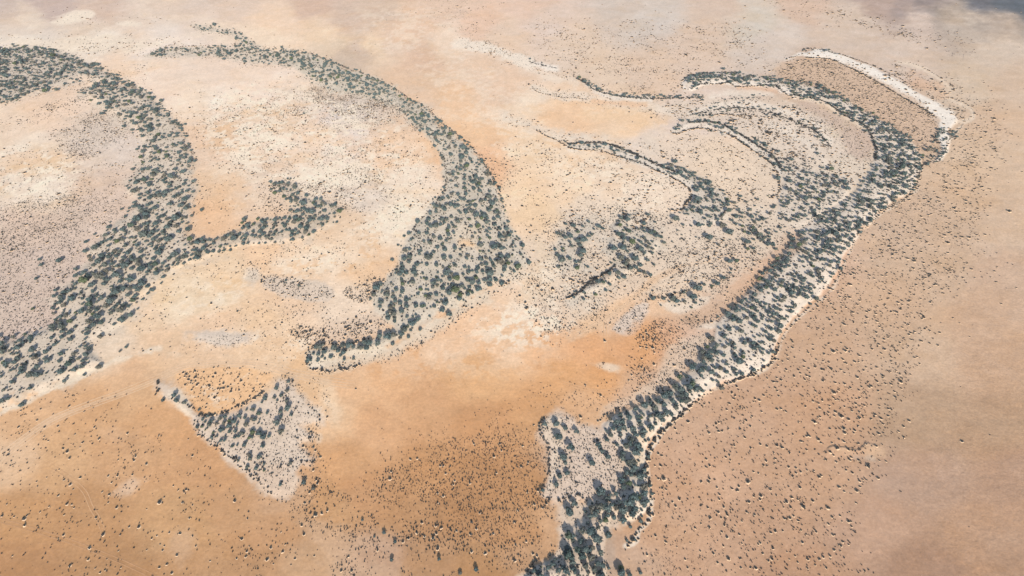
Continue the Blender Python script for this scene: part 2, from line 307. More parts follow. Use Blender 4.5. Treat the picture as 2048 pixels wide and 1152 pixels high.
# ------------------------------------------------------------------ ground colours as observed (sRGB), corner shading painted in, spread between readings
READ = '''
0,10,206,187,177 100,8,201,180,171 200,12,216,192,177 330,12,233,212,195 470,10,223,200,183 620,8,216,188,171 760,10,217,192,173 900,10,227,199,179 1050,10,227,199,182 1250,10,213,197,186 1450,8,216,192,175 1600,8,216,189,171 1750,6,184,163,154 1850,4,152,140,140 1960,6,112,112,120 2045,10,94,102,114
30,45,231,212,195 150,55,231,212,195 280,50,231,212,197 400,40,231,212,199 560,50,239,213,191 680,45,215,190,173 800,45,231,200,177 950,50,231,199,178 1100,45,225,204,191 1300,40,214,201,192 1500,40,214,202,190 1700,40,215,195,180 1850,40,212,191,178 2000,45,188,172,160
30,90,237,224,212 200,85,239,225,212 320,80,241,226,215 560,85,244,220,198 700,100,213,191,176 760,85,228,201,181 850,110,223,192,170 900,80,237,214,194 1000,80,229,204,184 1150,95,228,206,188 1400,95,222,199,182 1550,85,217,201,190 1700,80,214,195,182 1820,100,214,195,182 2000,95,211,192,176
250,145,242,216,193 300,170,241,218,200 450,150,241,219,202 550,160,241,220,204 850,160,230,200,175 950,140,231,204,182 1000,165,232,203,180 1200,140,225,202,182 1300,150,222,197,177 1650,150,206,177,154 1950,170,213,192,172 2040,160,212,188,168
100,220,235,209,188 0,240,235,212,192 420,200,242,222,204 600,190,241,220,202 560,240,241,218,198 700,230,227,210,200 860,215,233,202,176 900,200,237,200,167 1050,210,240,216,193 1120,235,241,206,174 1250,240,239,210,182 1400,225,227,209,198 1780,220,204,174,151 2000,240,215,187,163
0,310,235,215,196 60,300,235,215,196 200,300,227,210,198 420,290,233,204,180 500,300,241,217,196 650,300,242,223,207 800,300,240,213,190 930,270,237,199,164 975,330,233,189,154 1060,310,240,213,185 1250,350,237,214,192 1300,300,229,212,200 1650,300,222,207,187 1950,310,216,189,164 2040,330,215,188,164
40,380,235,217,200 200,380,223,200,184 430,380,234,204,176 520,370,233,209,188 640,350,241,220,200 740,380,227,210,196 820,370,242,223,205 1050,390,244,216,187 1140,370,242,214,186 1300,380,241,223,208 1450,340,236,213,191 1600,380,230,212,196 1950,390,212,183,157
40,450,225,199,181 200,430,223,200,184 420,440,234,198,167 500,400,231,202,176 700,470,233,204,176 800,440,244,226,207 1065,440,241,213,185 1200,430,241,220,200 1400,470,231,212,196 1520,460,229,213,197 1870,450,209,181,157 2020,450,213,187,165
60,520,215,195,185 450,540,237,207,175 530,510,238,203,170 600,530,242,213,185 720,520,237,202,169 1065,520,234,213,193 1360,540,230,209,190 1500,530,218,183,158 1580,500,216,178,154 1880,540,209,181,157 2020,560,208,178,155
50,610,213,192,180 300,640,241,215,189 360,600,239,215,187 430,600,237,213,185 600,610,240,209,181 700,610,242,218,195 1060,610,242,216,193 1180,610,234,207,182 1260,600,233,196,164 1330,570,233,202,174 1420,600,219,190,168 1800,620,209,179,154 2000,640,206,175,151
230,690,237,214,191 340,690,232,198,166 440,650,237,204,174 560,650,240,210,180 560,700,240,209,178 900,670,238,200,167 1000,690,237,196,160 1080,690,235,190,152 1170,690,228,178,136 1280,690,225,174,132 1340,690,218,174,142 1390,700,218,192,175 1650,690,206,173,147 1850,690,209,180,155 2000,720,203,171,146
280,740,226,187,152 330,730,228,192,158 620,745,231,194,157 700,770,232,190,152 780,740,229,183,142 950,750,227,181,137 1100,750,224,173,126 1200,755,221,169,122 1290,770,218,180,150 1330,760,217,184,160 1550,790,203,168,142
40,850,220,179,141 200,840,216,172,131 330,850,219,172,129 300,800,222,180,140 660,830,234,196,160 740,840,222,177,138 850,820,216,169,128 950,840,208,160,118 1050,820,212,165,122 1150,810,219,176,138 1450,860,206,170,143 1650,830,204,166,137 1850,820,189,159,133 2000,850,188,156,129
20,920,228,194,162 120,930,216,176,137 260,920,212,168,128 400,930,210,164,123 560,1000,208,169,135 680,920,212,167,126 720,980,200,155,116 850,930,199,152,110 950,950,190,145,105 1050,960,194,148,107 1140,930,218,189,166 1400,960,207,169,141 1650,960,202,166,139 1850,960,190,159,138 2030,960,186,153,130
40,1040,202,158,116 180,1040,196,152,111 370,1050,203,161,120 460,1040,202,159,120 540,1060,203,160,122 650,1010,202,159,119 800,1010,194,149,109 900,1010,186,142,103 1040,1060,194,150,111 1110,1050,208,168,133 1330,1060,206,168,139 1550,1060,199,162,135 1750,1060,195,160,136 1950,1060,189,155,130
40,1145,187,143,104 250,1145,186,144,105 400,1140,195,154,116 520,1130,193,152,115 610,1130,202,166,133 740,1120,199,164,138 840,1130,189,149,114 960,1145,186,144,105 1060,1120,196,157,123 1250,1140,206,174,150 1400,1140,202,165,138 1600,1145,192,153,125 1850,1140,174,141,119 2040,1145,184,150,125
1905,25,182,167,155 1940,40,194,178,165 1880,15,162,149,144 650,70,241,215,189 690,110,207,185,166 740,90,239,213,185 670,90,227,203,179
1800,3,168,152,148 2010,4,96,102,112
'''
READ = np.array([[float(v) for v in w.split(',')] for w in READ.split()])

def lin(c):
    c = np.asarray(c, float) / 255.0
    return np.where(c <= 0.04045, c / 12.92, ((c + 0.055) / 1.055) ** 2.4)

# patches of different sand: shape, observed colour, soft edge, strength
SAND = [
    (poly('1100,420 1180,400 1260,400 1340,425 1400,450 1460,445 1560,440 1600,450 1570,500 1500,545 1420,580 1330,605 1240,610 1160,640 1090,640 1060,600 1075,530 1100,480'), (229, 211, 193), 22, .75),
    (poly('1290,212 1400,200 1540,200 1640,240 1720,300 1735,340 1700,400 1600,440 1560,400 1555,340 1500,280 1440,250 1360,236'), (226, 210, 195), 14, .8),
    (poly('1130,285 1260,288 1350,268 1440,272 1520,312 1550,350 1545,400 1460,430 1400,370 1330,330 1230,300'), (232, 212, 192), 12, .6),
    (poly('1230,322 1300,338 1355,362 1376,390 1362,414 1300,418 1220,400 1200,360'), (238, 218, 198), 14, .7),
    (ell(715, 213, 120, 30, 12), (214, 200, 188), 18, .6), (ell(190, 262, 80, 40, -20), (218, 202, 188), 18, .5),
    (poly('-60,470 60,430 170,420 180,480 160,510 140,560 110,590 105,630 90,655 0,665 -60,670'), (212, 192, 178), 14, .6),
    (ell(480, 70, 110, 22, 10), (243, 224, 203), 10, .5), (poly('100,47 110,37 148,24 186,20 192,29 172,42 132,48'), (245, 231, 215), 5, .85), (ell(262, 47, 24, 5, 8), (246, 232, 216), 3, .8), (ell(160, 73, 12, 4), (244, 230, 214), 3, .7),
    (ell(150, 88, 200, 14), (243, 228, 210), 8, .7), (ell(105, 70, 30, 12), (216, 204, 196), 10, .5), (ell(320, 60, 40, 14), (226, 212, 202), 10, .6),
    (W_WEST_TOP, (214, 202, 190), 9, .95), (W_WEST, (221, 208, 194), 15, .95), (W_SPUR, (220, 206, 191), 13, .9), (W_ARC_TIP, (224, 211, 197), 4, .9), (W_ARC, (219, 209, 196), 7, .97),
    (W_MID, (217, 207, 195), 18, .9), (W_MID_LOBE, (217, 207, 195), 16, .9), (W_INNER_TIP, (222, 211, 199), 4, .8), (W_INNER, (219, 209, 198), 6, .9), (W_SECOND, (224, 212, 200), 8, .85), (W_EAST, (230, 218, 206), 4, .97),
    (line(9, '1140,292 1205,292 1262,312 1320,335 1370,362 1395,385'), (232, 222, 212), 4, .8), (line(6, '1350,258 1390,250 1430,254 1470,268 1510,294 1545,320 1562,345'), (232, 222, 212), 4, .8),
    (poly('1606,107 1640,100 1670,106 1705,117 1760,141 1810,168 1850,193 1882,212 1906,224 1914,244 1895,262 1900,285 1888,312 1870,322 1880,300 1876,275 1878,252 1868,238 1845,215 1800,190 1760,165 1710,139 1660,117 1614,114'), (246, 239, 232), 3.2, .92),
    (line(2.2, '1572,119 1590,112 1608,107'), (243, 234, 226), 2, 1), (line(3.0, '1795,124 1830,130 1868,150 1893,170 1902,180 1890,192 1915,205 1940,217 1948,232 1935,243 1912,244'), (236, 219, 201), 3, .7),
    (line(1.6, E_SHORE), (236, 221, 205), 3.0, .8), (line(4, '1560,690 1549,720 1512,745 1470,758'), (236, 222, 206), 4, .5), (line(4, '1352,836 1316,872 1300,900 1285,925'), (240, 227, 212), 3, .9),
    (poly('1268,880 1292,858 1308,862 1290,895 1284,945 1268,932'), (236, 216, 194), 3, .9), (ell(1254, 1032, 20, 17), (232, 214, 196), 4, .9), (line(5, '1302,1000 1299,1040 1278,1062 1270,1085 1250,1092'), (238, 225, 210), 3, .9),
    (line(5, '1384,177 1402,168 1442,164 1480,170 1525,170 1560,178 1590,193'), (240, 230, 221), 2, .9), (line(5, '1368,178 1366,165 1382,155'), (240, 230, 221), 2, .9), (line(5, '1600,196 1650,208 1690,234 1725,255'), (238, 222, 204), 3, .7),
    (line(5, '1170,166 1195,184 1240,195 1300,199'), (240, 230, 220), 3, .9), (line(6, '1062,126 1088,133 1112,138'), (243, 234, 226), 3, .9), (line(10, '915,86 975,96 1020,112 1060,126'), (243, 232, 220), 6, .85),
    (line(9, '1040,125 1090,150 1150,165'), (240, 226, 212), 8, .6), (line(8, '1066,176 1110,190 1180,197 1290,216 1340,222'), (236, 222, 208), 5, .75), (line(10, '1012,237 1060,250 1110,268 1160,278'), (232, 218, 204), 7, .8),
    (poly('1120,262 1200,275 1290,278 1330,300 1300,310 1220,282 1150,282'), (226, 212, 199), 10, .7), (line(9, '1165,196 1230,206 1290,212'), (239, 198, 160), 5, .0),
    (line(10, '1170,224 1250,236 1330,240'), (238, 206, 172), 8, .6), (line(10, '1190,205 1240,222 1300,228'), (238, 205, 170), 8, .4), (line(4, '1185,203 1240,207 1290,211'), (234, 196, 164), 3, .8),
    (line(5, '1480,178 1520,180 1550,182'), (222, 180, 150), 5, .7), (poly('1600,205 1650,212 1690,240 1726,262 1742,292 1735,320 1700,305 1660,252 1610,218'), (205, 182, 168), 9, .8),
    (poly('1565,124 1650,121 1720,141 1780,173 1830,203 1876,240 1860,290 1836,295 1800,262 1760,238 1720,215 1660,187 1600,167 1555,155'), (212, 185, 163), 5, .8),
    (ell(1860, 175, 40, 16, 25), (220, 180, 150), 10, .6), (poly('1400,215 1500,208 1600,222 1660,262 1680,300 1640,330 1560,310 1480,250'), (226, 210, 196), 14, .8),
    (poly('1170,640 1235,600 1300,560 1310,565 1250,615 1185,660'), (236, 196, 158), 8, .6), (poly('1230,648 1275,605 1300,605 1290,640 1262,668 1232,662'), (224, 208, 196), 5, .9),
    (ell(1215, 733, 26, 11, 12), (234, 212, 190), 4, .9), (line(6, '1385,226 1440,214 1500,212 1560,222 1620,246 1660,282'), (238, 226, 214), 5, .8), (line(5, '1425,192 1480,186 1545,190'), (236, 224, 212), 4, .7), (line(7, '1540,250 1600,275 1640,310 1650,340'), (234, 222, 210), 7, .7), (poly('1310,602 1345,598 1400,590 1415,600 1390,622 1340,622'), (236, 220, 204), 6, .9), (ell(1425, 650, 34, 8, -8), (234, 220, 206), 4, .9),
    (line(14, '1385,640 1440,618 1500,572 1560,512 1585,485'), (211, 179, 154), 12, .6), (line(7, '1340,770 1385,725 1410,690'), (208, 172, 146), 8, .5), (ell(1385, 640, 28, 10, -8), (190, 160, 136), 8, .6),
    (poly('1340,690 1410,665 1420,690 1380,740 1345,775 1300,800 1270,806 1290,780 1320,745'), (222, 200, 180), 10, .8), (ell(1250, 806, 50, 16, -25), (224, 202, 182), 10, .7),
    (ell(1290, 690, 34, 50, 20), (222, 168, 120), 18, .6), (poly('1060,470 1095,478 1100,540 1110,600 1050,600 1050,560 1070,520'), (234, 212, 188), 12, .8), (ell(936, 478, 26, 30, 20), (230, 214, 194), 8, .7), (ell(938, 491, 20, 8, 20), (240, 204, 166), 5, .9),
    (ell(1070, 430, 42, 30), (241, 210, 175), 12, .7), (ell(430, 420, 42, 44), (233, 192, 154), 14, .5),
    (line(3.5, '300,703 280,706 235,722 190,741 130,767 60,801 0,829 -60,860'), (238, 223, 204), 5, .85), (line(2.0, '322,695 300,699 260,706'), (238, 226, 210), 4, .6),
    (line(10, '1030,556 960,598 900,636 850,668 790,700 720,722 650,736'), (230, 214, 195), 8, .75), (line(3, '1000,570 940,604 880,640 830,672 780,696 720,716 640,728'), (236, 222, 204), 5, .6),
    (poly('618,700 700,702 750,695 700,715 650,730 620,730'), (232, 219, 202), 6, .7), (poly('530,552 600,560 660,572 665,592 620,602 560,590 530,575'), (222, 206, 192), 5, .85),
    (poly('600,655 680,645 745,630 770,650 750,672 690,690 630,690 590,675'), (222, 200, 182), 10, .6), (ell(505, 550, 14, 16), (222, 208, 194), 6, .8),
    (ell(446, 678, 62, 16, 2), (226, 212, 200), 6, .9), (ell(440, 668, 50, 4, 4), (205, 192, 182), 4, .5), (line(8, '352,655 345,680 342,700'), (226, 196, 166), 8, .6), (line(5, '0,915 50,878 93,848 133,828 193,805 233,791 283,771 321,755 362,737 403,729 444,726 485,727 516,729 547,735 577,745 608,752 659,763'), (226, 194, 164), 4, .6), (line(6, '1140,677 1175,657 1213,635 1246,613 1275,587 1301,564 1364,531'), (228, 196, 166), 5, .5),
    (poly('308,762 335,764 352,776 368,800 392,828 420,834 470,826 530,785 552,757 590,754 602,785 625,815 640,842 605,850 622,872 600,890 632,918 602,945 585,985 545,990 500,950 470,922 430,892 402,872 386,838 350,812 318,792'), (226, 209, 194), 11, .95),
    (poly('350,772 372,790 390,822 376,834 350,812 335,790'), (236, 220, 202), 5, .8), (poly('352,748 430,733 530,740 543,758 500,798 460,816 425,826 397,816 372,788'), (238, 194, 150), 4, .8),
    (poly('1085,838 1112,828 1145,833 1170,850 1205,862 1240,905 1256,960 1236,1000 1150,1002 1110,1006 1086,985 1096,950 1095,900 1080,865'), (226, 207, 192), 10, .9),
    (poly('1086,842 1112,834 1130,850 1122,900 1112,960 1095,985 1100,940 1100,900 1086,868'), (234, 216, 198), 4, .8), (poly('1120,1010 1175,1003 1238,998 1252,1035 1215,1060 1206,1100 1204,1170 1045,1170 1076,1130 1112,1108 1120,1060'), (224, 206, 190), 9, .92),
    (poly('1062,1150 1080,1130 1130,1110 1150,1090 1140,1150'), (224, 208, 194), 6, .8), (ell(1222, 1110, 12, 40, -10), (190, 172, 158), 8, .6),
    (poly('1655,893 1680,893 1716,898 1733,886 1760,890 1775,900 1770,915 1745,916 1722,906 1700,909 1675,903'), (218, 186, 156), 5, .5), (ell(1720, 914, 20, 5, 10), (202, 182, 166), 6, .6), (ell(1735, 915, 14, 5, 30), (206, 186, 168), 5, .7),
    (ell(1700, 745, 60, 8, 2), (214, 182, 156), 8, .4), (ell(365, 1085, 26, 38, 10), (216, 184, 156), 12, .4), (ell(255, 975, 26, 8, -25), (226, 200, 178), 8, .6), (ell(225, 870, 24, 14), (222, 184, 150), 14, .5),
    (ell(660, 800, 14, 34, -20), (240, 212, 182), 10, .7), (ell(638, 876, 6, 8), (232, 206, 180), 3, .8), (ell(555, 962, 40, 24, 20), (224, 198, 176), 16, .6), (poly('600,1040 700,1060 740,1110 800,1160 660,1160 640,1100'), (214, 182, 154), 20, .5),
]
# mottled pale crust: ellipse, amount
CRUST = [(ell(620, 280, 260, 120, 12), .95), (ell(1090, 560, 80, 60), .8), (ell(1240, 360, 150, 60, 20), .7), (ell(780, 440, 110, 55, -30), 1.0), (ell(640, 525, 140, 40, -10), .95), (ell(1050, 650, 130, 60, -5), 1.0), (ell(450, 775, 100, 45, -5), .9),
         (ell(60, 345, 140, 70), 1.0), (ell(560, 690, 130, 50), .7), (ell(420, 700, 120, 22), .7), (ell(1180, 330, 180, 70, 20), .5), (ell(420, 590, 130, 50, -20), .6), (ell(1250, 232, 140, 22, 8), .6), (ell(950, 180, 180, 90, 25), .35),
         (ell(270, 130, 120, 26), .5), (ell(800, 60, 160, 60), .45), (ell(1020, 280, 80, 60), .5), (ell(480, 330, 70, 120), .5), (ell(1130, 620, 110, 60), .6), (ell(900, 720, 260, 50), .25), (ell(640, 815, 40, 60), .4)]

def ground_height(x, y, px=None, py=None):
    if px is None:
        px, py = to_survey(x, y)
    h = 0.9 * fbm(x, y, 140, 3, 5) + 0.25 * fbm(x, y, 22, 3, 6)
    for w, hh, soft in ((W_WEST, 1.3, 16), (W_WEST_TOP, 1.0, 10), (W_ARC, 0.9, 22), (W_SPUR, .8, 8), (W_MID, .9, 10), (W_INNER, .8, 8), (W_SECOND, .7, 10)):
        h = h + hh * sstep(-3, soft, shape_sd(px, py, w))
    east = shape_sd(px, py, W_EAST) + 5 * fbm(x, y, 14, 3, 9)
    h = h + 0.7 * sstep(-4, 4, east) + 1.0 * sstep(2, 26, east)
    h = h + 0.5 * sstep(-2.5, 3.5, shape_sd(px, py, SAND_STRIP) + 3 * fbm(x, y, 12, 3, 10)) + 0.4 * sstep(-6, 10, shape_sd(px, py, KNOLL_BED)) + 0.4 * sstep(-6, 12, shape_sd(px, py, PATCH_BED))
    led = shape_sd(px, py, LEDGE)
    h = h + 0.45 * sstep(-0.3, 0.5, led) * sstep(916, 894, py) * sstep(1765, 1735, px)
    fine = sstep(1720, 1950, px) * sstep(-200, 350, py)
    h = h + (0.10 + 0.08 * fine) * fbm(x, y, 5.0, 3, 8)
    return h

SAND_STRIP = SAND[[i for i, s in enumerate(SAND) if s[0][0] == 'poly' and s[1] == (246, 239, 232)][0]][0]
KNOLL_BED = [s[0] for s in SAND if s[1] == (226, 207, 192)][0]
PATCH_BED = [s[0] for s in SAND if s[1] == (226, 209, 194)][0]
LEDGE = poly('1658,894 1680,893.5 1700,896 1717,898.5 1733,886 1745,889 1765,895 1770,925 1658,925')

# ------------------------------------------------------------------ ground sheet
def axis_with_skirt(core, far, n):
    d0, d1 = core[1] - core[0], core[-1] - core[-2]
    lo = core[0] - np.geomspace(d0 * 2, far, n)[::-1]
    hi = core[-1] + np.geomspace(d1 * 2, far, n)
    return np.concatenate([lo, core, hi])

NU, NV = 800, 700
rows_py = np.linspace(1200, -40, NV)
_, rows_y = to_ground(np.full(NV, 1024.0), rows_py)
rows = axis_with_skirt(rows_y, 16000.0, 18)
cols = np.concatenate([-1 - np.geomspace(0.01, 25, 18)[::-1], np.linspace(-1, 1, NU), 1 + np.geomspace(0.01, 25, 18)])
half = (np.clip(rows, rows_y[0], rows_y[-1]) * CP + HEIGHT * SP) * (1024 + 40) / FOCAL
GX = cols[None, :] * half[:, None]
GY = np.repeat(rows[:, None], len(cols), 1)
gx, gy = GX.ravel(), GY.ravel()
spx, spy = to_survey(gx, gy)
in_reach = (gy > rows_y[0] - 60) & (gy < rows_y[-1] + 200) & (np.abs(gx) < 1300)
cpx, cpy = np.clip(spx, -40, 2088), np.clip(spy, -40, 1200)

def ground_albedo(x, y, px, py):
    wob = 5.0 * fbm(x, y, 18, 3, 21), 4.0 * fbm(x, y, 18, 3, 22)
    qx, qy = px + wob[0] * 1.3, py + wob[1] * 1.2
    # wide tones between the readings
    rx, ry = qx + 100 * fbm(x, y, 110, 7, 41, .70), qy + 60 * fbm(x, y, 110, 7, 42, .70)
    LX, LY = np.meshgrid(np.arange(-100, 2160, 8.0), np.arange(-80, 1260, 8.0))
    acc, wsum = np.zeros(LX.shape + (3,)), np.zeros(LX.shape)
    for (a, b), c in zip(READ[:, :2], lin(READ[:, 2:5])):
        d2 = ((LX - a) / 1.25) ** 2 + (LY - b) ** 2 + 120.0
        w = 1.0 / d2 ** 2.6
        acc += w[..., None] * c
        wsum += w
    acc /= wsum[..., None]
    u, v = np.clip((rx + 100) / 8, 0, LX.shape[1] - 1.01), np.clip((ry + 80) / 8, 0, LX.shape[0] - 1.01)
    i, j = u.astype(int), v.astype(int)
    fu, fv = (u - i)[:, None], (v - j)[:, None]
    col = (acc[j, i] * (1 - fu) + acc[j, i + 1] * fu) * (1 - fv) + (acc[j + 1, i] * (1 - fu) + acc[j + 1, i + 1] * fu) * fv
    # streaky sand tones everywhere
    n1 = fbm(x, y * 1.1, 60, 6, 51, 0.58)
    n2 = fbm(x + 40 * n1, y * 1.3, 14, 5, 52, 0.65)
    col *= (1 + (0.12 - 0.07 * sstep(1400, 1700, px)) * n1 + 0.16 * n2)[:, None]
    wash = fbm(0.16 * x + 6 * n1, y + 0.12 * x, 9, 4, 57, 0.6) * sstep(1380, 1650, px)
    col *= (1 + 0.10 * wash)[:, None]
    hue = fbm(x, y, 45, 4, 53)
    col *= 1 + hue[:, None] * np.array([0.02, -0.03, -0.10])
    grit = sstep(1560, 1960, px) * sstep(140, 5, py)
    col *= np.clip(1 + 0.7 * grit * fbm(x, y, 9, 4, 58, 0.75) + 0.3 * grit * fbm(x + 0.4 * y, 3 * y, 30, 4, 59), .4, 1.6)[:, None]
    # pale crust flakes
    amt = np.zeros(x.shape)
    for s, a in CRUST:
        amt = np.maximum(amt, a * sstep(-12, 40, shape_sd(qx, qy, s)))
    tone = fbm(x + 25 * n2, 1.25 * y, 24, 6, 55, 0.72) * (0.6 + 1.0 * amt)
    col *= 1 + np.clip(tone, -.35, .35)[:, None] * np.where(tone[:, None] > 0, np.array([0.16, 0.34, 0.52]), np.array([0.10, 0.30, 0.62]))
    # grey patches mixed in near the top
    top = sstep(190, 60, py) * sstep(1000, 700, px)
    grey_mix = sstep(0.05, 0.11, fbm(x, 1.3 * y, 110, 7, 71, 0.62)) * top
    col += (lin((205, 184, 170)) - col) * (0.3 * grey_mix)[:, None]
    # patches
    rag = 2.2 * fbm(x, y, 15, 6, 75, 0.72)
    for shape, c, soft, k in SAND:
        if k <= 0:
            continue
        m = cover(qx, qy, shape, soft, rag, 2.1) * k
        sel = m > 0.002
        if sel.any():
            vary = (1 + 0.10 * n2[sel] + 0.08 * n1[sel])[:, None]
            col[sel] += (lin(c) * vary - col[sel]) * m[sel][:, None]
    # leaf litter under the woods
    litter = np.zeros(x.shape)
    for shape, k, _, soft in WOODS[:11]:   # the belts proper
        litter = np.maximum(litter, cover(qx, qy, shape, 6) * k)
    amt = amt * (1 - 0.9 * np.clip(litter * 1.5, 0, 1))
    m1 = fbm(x + 8 * n1, 1.15 * y + 8 * n2, 6.0, 4, 61, 0.62)
    m2 = fbm(x, y, 42, 4, 62, 0.55)
    flake = sstep(0.02, 0.12, m1 + 0.75 * m2 + 0.10 * (amt - 0.8)) * amt
    vein = 1 - np.abs(fbm(x + 10 * n2, 1.4 * y + 10 * n1, 34, 5, 63, 0.6)) * 2
    vein = sstep(0.955, 0.995, vein) * np.clip(amt * 1.3, 0, 1) * sstep(-0.12, 0.1, m1)
    flake = np.maximum(flake, 0.8 * vein)
    bare = sstep(0.04, 0.2, -m2 - 0.5 * m1) * amt
    col += (lin((249, 234, 216)) - col) * (0.82 * flake)[:, None]
    col += (lin((236, 196, 158)) - col) * (0.35 * bare)[:, None]
    lt = litter * sstep(-0.02, 0.22, fbm(x, y, 7, 3, 81) + 0.35 * n1)
    col += (lin((176, 170, 160)) - col) * (0.42 * lt)[:, None]
    # the fine grain of the crust
    col *= (1 + 0.17 * fbm(x, y, 3.2, 2, 91))[:, None]
    return np.clip(col / GAIN, 0.02, 0.62)

alb = np.tile(lin((208, 178, 150)) / GAIN, (gx.size, 1))
gz = np.zeros(gx.size)
idx = np.nonzero(in_reach)[0]
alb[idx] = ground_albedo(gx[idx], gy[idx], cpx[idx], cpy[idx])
gz[idx] = ground_height(gx[idx], gy[idx], cpx[idx], cpy[idx])
rough = sstep(1700, 1960, cpx) * sstep(-300, 300, cpy) + 0.8 * sstep(1480, 1900, cpx) * sstep(140, 20, cpy)
rough = np.clip(rough, 0, 1)

def fast_mesh(name, verts, quads):
    me = bpy.data.meshes.new(name)
    me.vertices.add(len(verts))
    me.vertices.foreach_set('co', np.ascontiguousarray(verts, np.float32).ravel())
    q = np.ascontiguousarray(quads, np.int32)
    k = q.shape[1]
    me.loops.add(q.size)
    me.loops.foreach_set('vertex_index', q.ravel())
    me.polygons.add(len(q))
    me.polygons.foreach_set('loop_start', np.arange(0, q.size, k, dtype=np.int32))
    me.update(calc_edges=True)
    return me

R_, C_ = GX.shape
ii = np.arange(R_ * C_).reshape(R_, C_)
quads = np.stack([ii[:-1, :-1], ii[:-1, 1:], ii[1:, 1:], ii[1:, :-1]], -1).reshape(-1, 4)
gme = fast_mesh('ground', np.stack([gx, gy, gz], 1), quads)
gme.polygons.foreach_set('use_smooth', np.ones(len(quads), bool))
ca = gme.attributes.new('albedo', 'FLOAT_COLOR', 'POINT')
ca.data.foreach_set('color', np.concatenate([alb, np.ones((gx.size, 1))], 1).astype(np.float32).ravel())
ra = gme.attributes.new('crust', 'FLOAT', 'POINT')
ra.data.foreach_set('value', rough.astype(np.float32))

# ------------------------------------------------------------------ materials
def new_mat(name):
    m = bpy.data.materials.new(name)
    m.use_nodes = True
    nt = m.node_tree
    return m, nt, nt.nodes['Principled BSDF']

def sand_material():
    m, nt, b = new_mat('sand')
    N, K = nt.nodes.new, nt.links.new
    a = N('ShaderNodeAttribute'); a.attribute_name = 'albedo'
    r = N('ShaderNodeAttribute'); r.attribute_name = 'crust'
    co = N('ShaderNodeTexCoord')
    n1 = N('ShaderNodeTexNoise'); n1.inputs['Scale'].default_value = 0.55; n1.inputs['Detail'].default_value = 6; n1.inputs['Roughness'].default_value = 0.65
    n2 = N('ShaderNodeTexNoise'); n2.inputs['Scale'].default_value = 0.22; n2.inputs['Detail'].default_value = 5; n2.inputs['Roughness'].default_value = 0.6
    K(co.outputs['Object'], n1.inputs['Vector']); K(co.outputs['Object'], n2.inputs['Vector'])
    mr = N('ShaderNodeMapRange'); mr.inputs['From Min'].default_value = 0.25; mr.inputs['From Max'].default_value = 0.75
    mr.inputs['To Min'].default_value = 0.84; mr.inputs['To Max'].default_value = 1.16
    K(n1.outputs['Fac'], mr.inputs['Value'])
    mx = N('ShaderNodeVectorMath'); mx.operation = 'SCALE'
    K(a.outputs['Color'], mx.inputs[0]); K(mr.outputs[0], mx.inputs['Scale'])
    K(mx.outputs[0], b.inputs['Base Color'])
    b.inputs['Roughness'].default_value = 0.95
    b.inputs['Specular IOR Level'].default_value = 0.1
    ad = N('ShaderNodeMath'); ad.operation = 'MULTIPLY_ADD'
    K(r.outputs['Fac'], ad.inputs[0]); ad.inputs[1].default_value = 0.16; ad.inputs[2].default_value = 0.15
    su = N('ShaderNodeMath'); su.operation = 'ADD'
    K(n1.outputs['Fac'], su.inputs[0]); K(n2.outputs['Fac'], su.inputs[1])
    bp = N('ShaderNodeBump'); bp.inputs['Distance'].default_value = 0.8
    K(ad.outputs[0], bp.inputs['Strength']); K(su.outputs[0], bp.inputs['Height'])
    K(bp.outputs[0], b.inputs['Normal'])
    return m

def plain_sand(name, rgb, scale=0.8):
    m, nt, b = new_mat(name)
    N, K = nt.nodes.new, nt.links.new
    co = N('ShaderNodeTexCoord'); n = N('ShaderNodeTexNoise'); n.inputs['Scale'].default_value = scale; n.inputs['Detail'].default_value = 5
    K(co.outputs['Object'], n.inputs['Vector'])
    cr = N('ShaderNodeValToRGB')
    c = lin(rgb) / GAIN
    cr.color_ramp.elements[0].position, cr.color_ramp.elements[1].position = 0.3, 0.7
    cr.color_ramp.elements[0].color = (*(c * 0.88), 1); cr.color_ramp.elements[1].color = (*(c * 1.08), 1)
    K(n.outputs['Fac'], cr.inputs[0]); K(cr.outputs[0], b.inputs['Base Color'])
    b.inputs['Roughness'].default_value = 0.95
    b.inputs['Specular IOR Level'].default_value = 0.1
    return m

def leaf_material(name, stops):
    """tone differs from plant to plant (Object Info random) and from clump to clump (noise)"""
    m, nt, b = new_mat(name)
    N, K = nt.nodes.new, nt.links.new
    oi = N('ShaderNodeObjectInfo')
    cr = N('ShaderNodeValToRGB')
    e = cr.color_ramp.elements
    while len(e) < len(stops):
        e.new(0.5)
    for i, (p, c) in enumerate(stops):
        e[i].position, e[i].color = p, (*c, 1)
    K(oi.outputs['Random'], cr.inputs[0])
    co = N('ShaderNodeTexCoord'); n = N('ShaderNodeTexNoise'); n.inputs['Scale'].default_value = 3.5; n.inputs['Detail'].default_value = 3
    K(co.outputs['Object'], n.inputs['Vector'])
    mr = N('ShaderNodeMapRange'); mr.inputs['From Min'].default_value = 0.3; mr.inputs['From Max'].default_value = 0.7
    mr.inputs['To Min'].default_value = 0.7; mr.inputs['To Max'].default_value = 1.35
    K(n.outputs['Fac'], mr.inputs['Value'])
    mx = N('ShaderNodeVectorMath'); mx.operation = 'SCALE'
    K(cr.outputs[0], mx.inputs[0]); K(mr.outputs[0], mx.inputs['Scale'])
    K(mx.outputs[0], b.inputs['Base Color'])
    b.inputs['Roughness'].default_value = 0.75
    b.inputs['Specular IOR Level'].default_value = 0.2
    return m

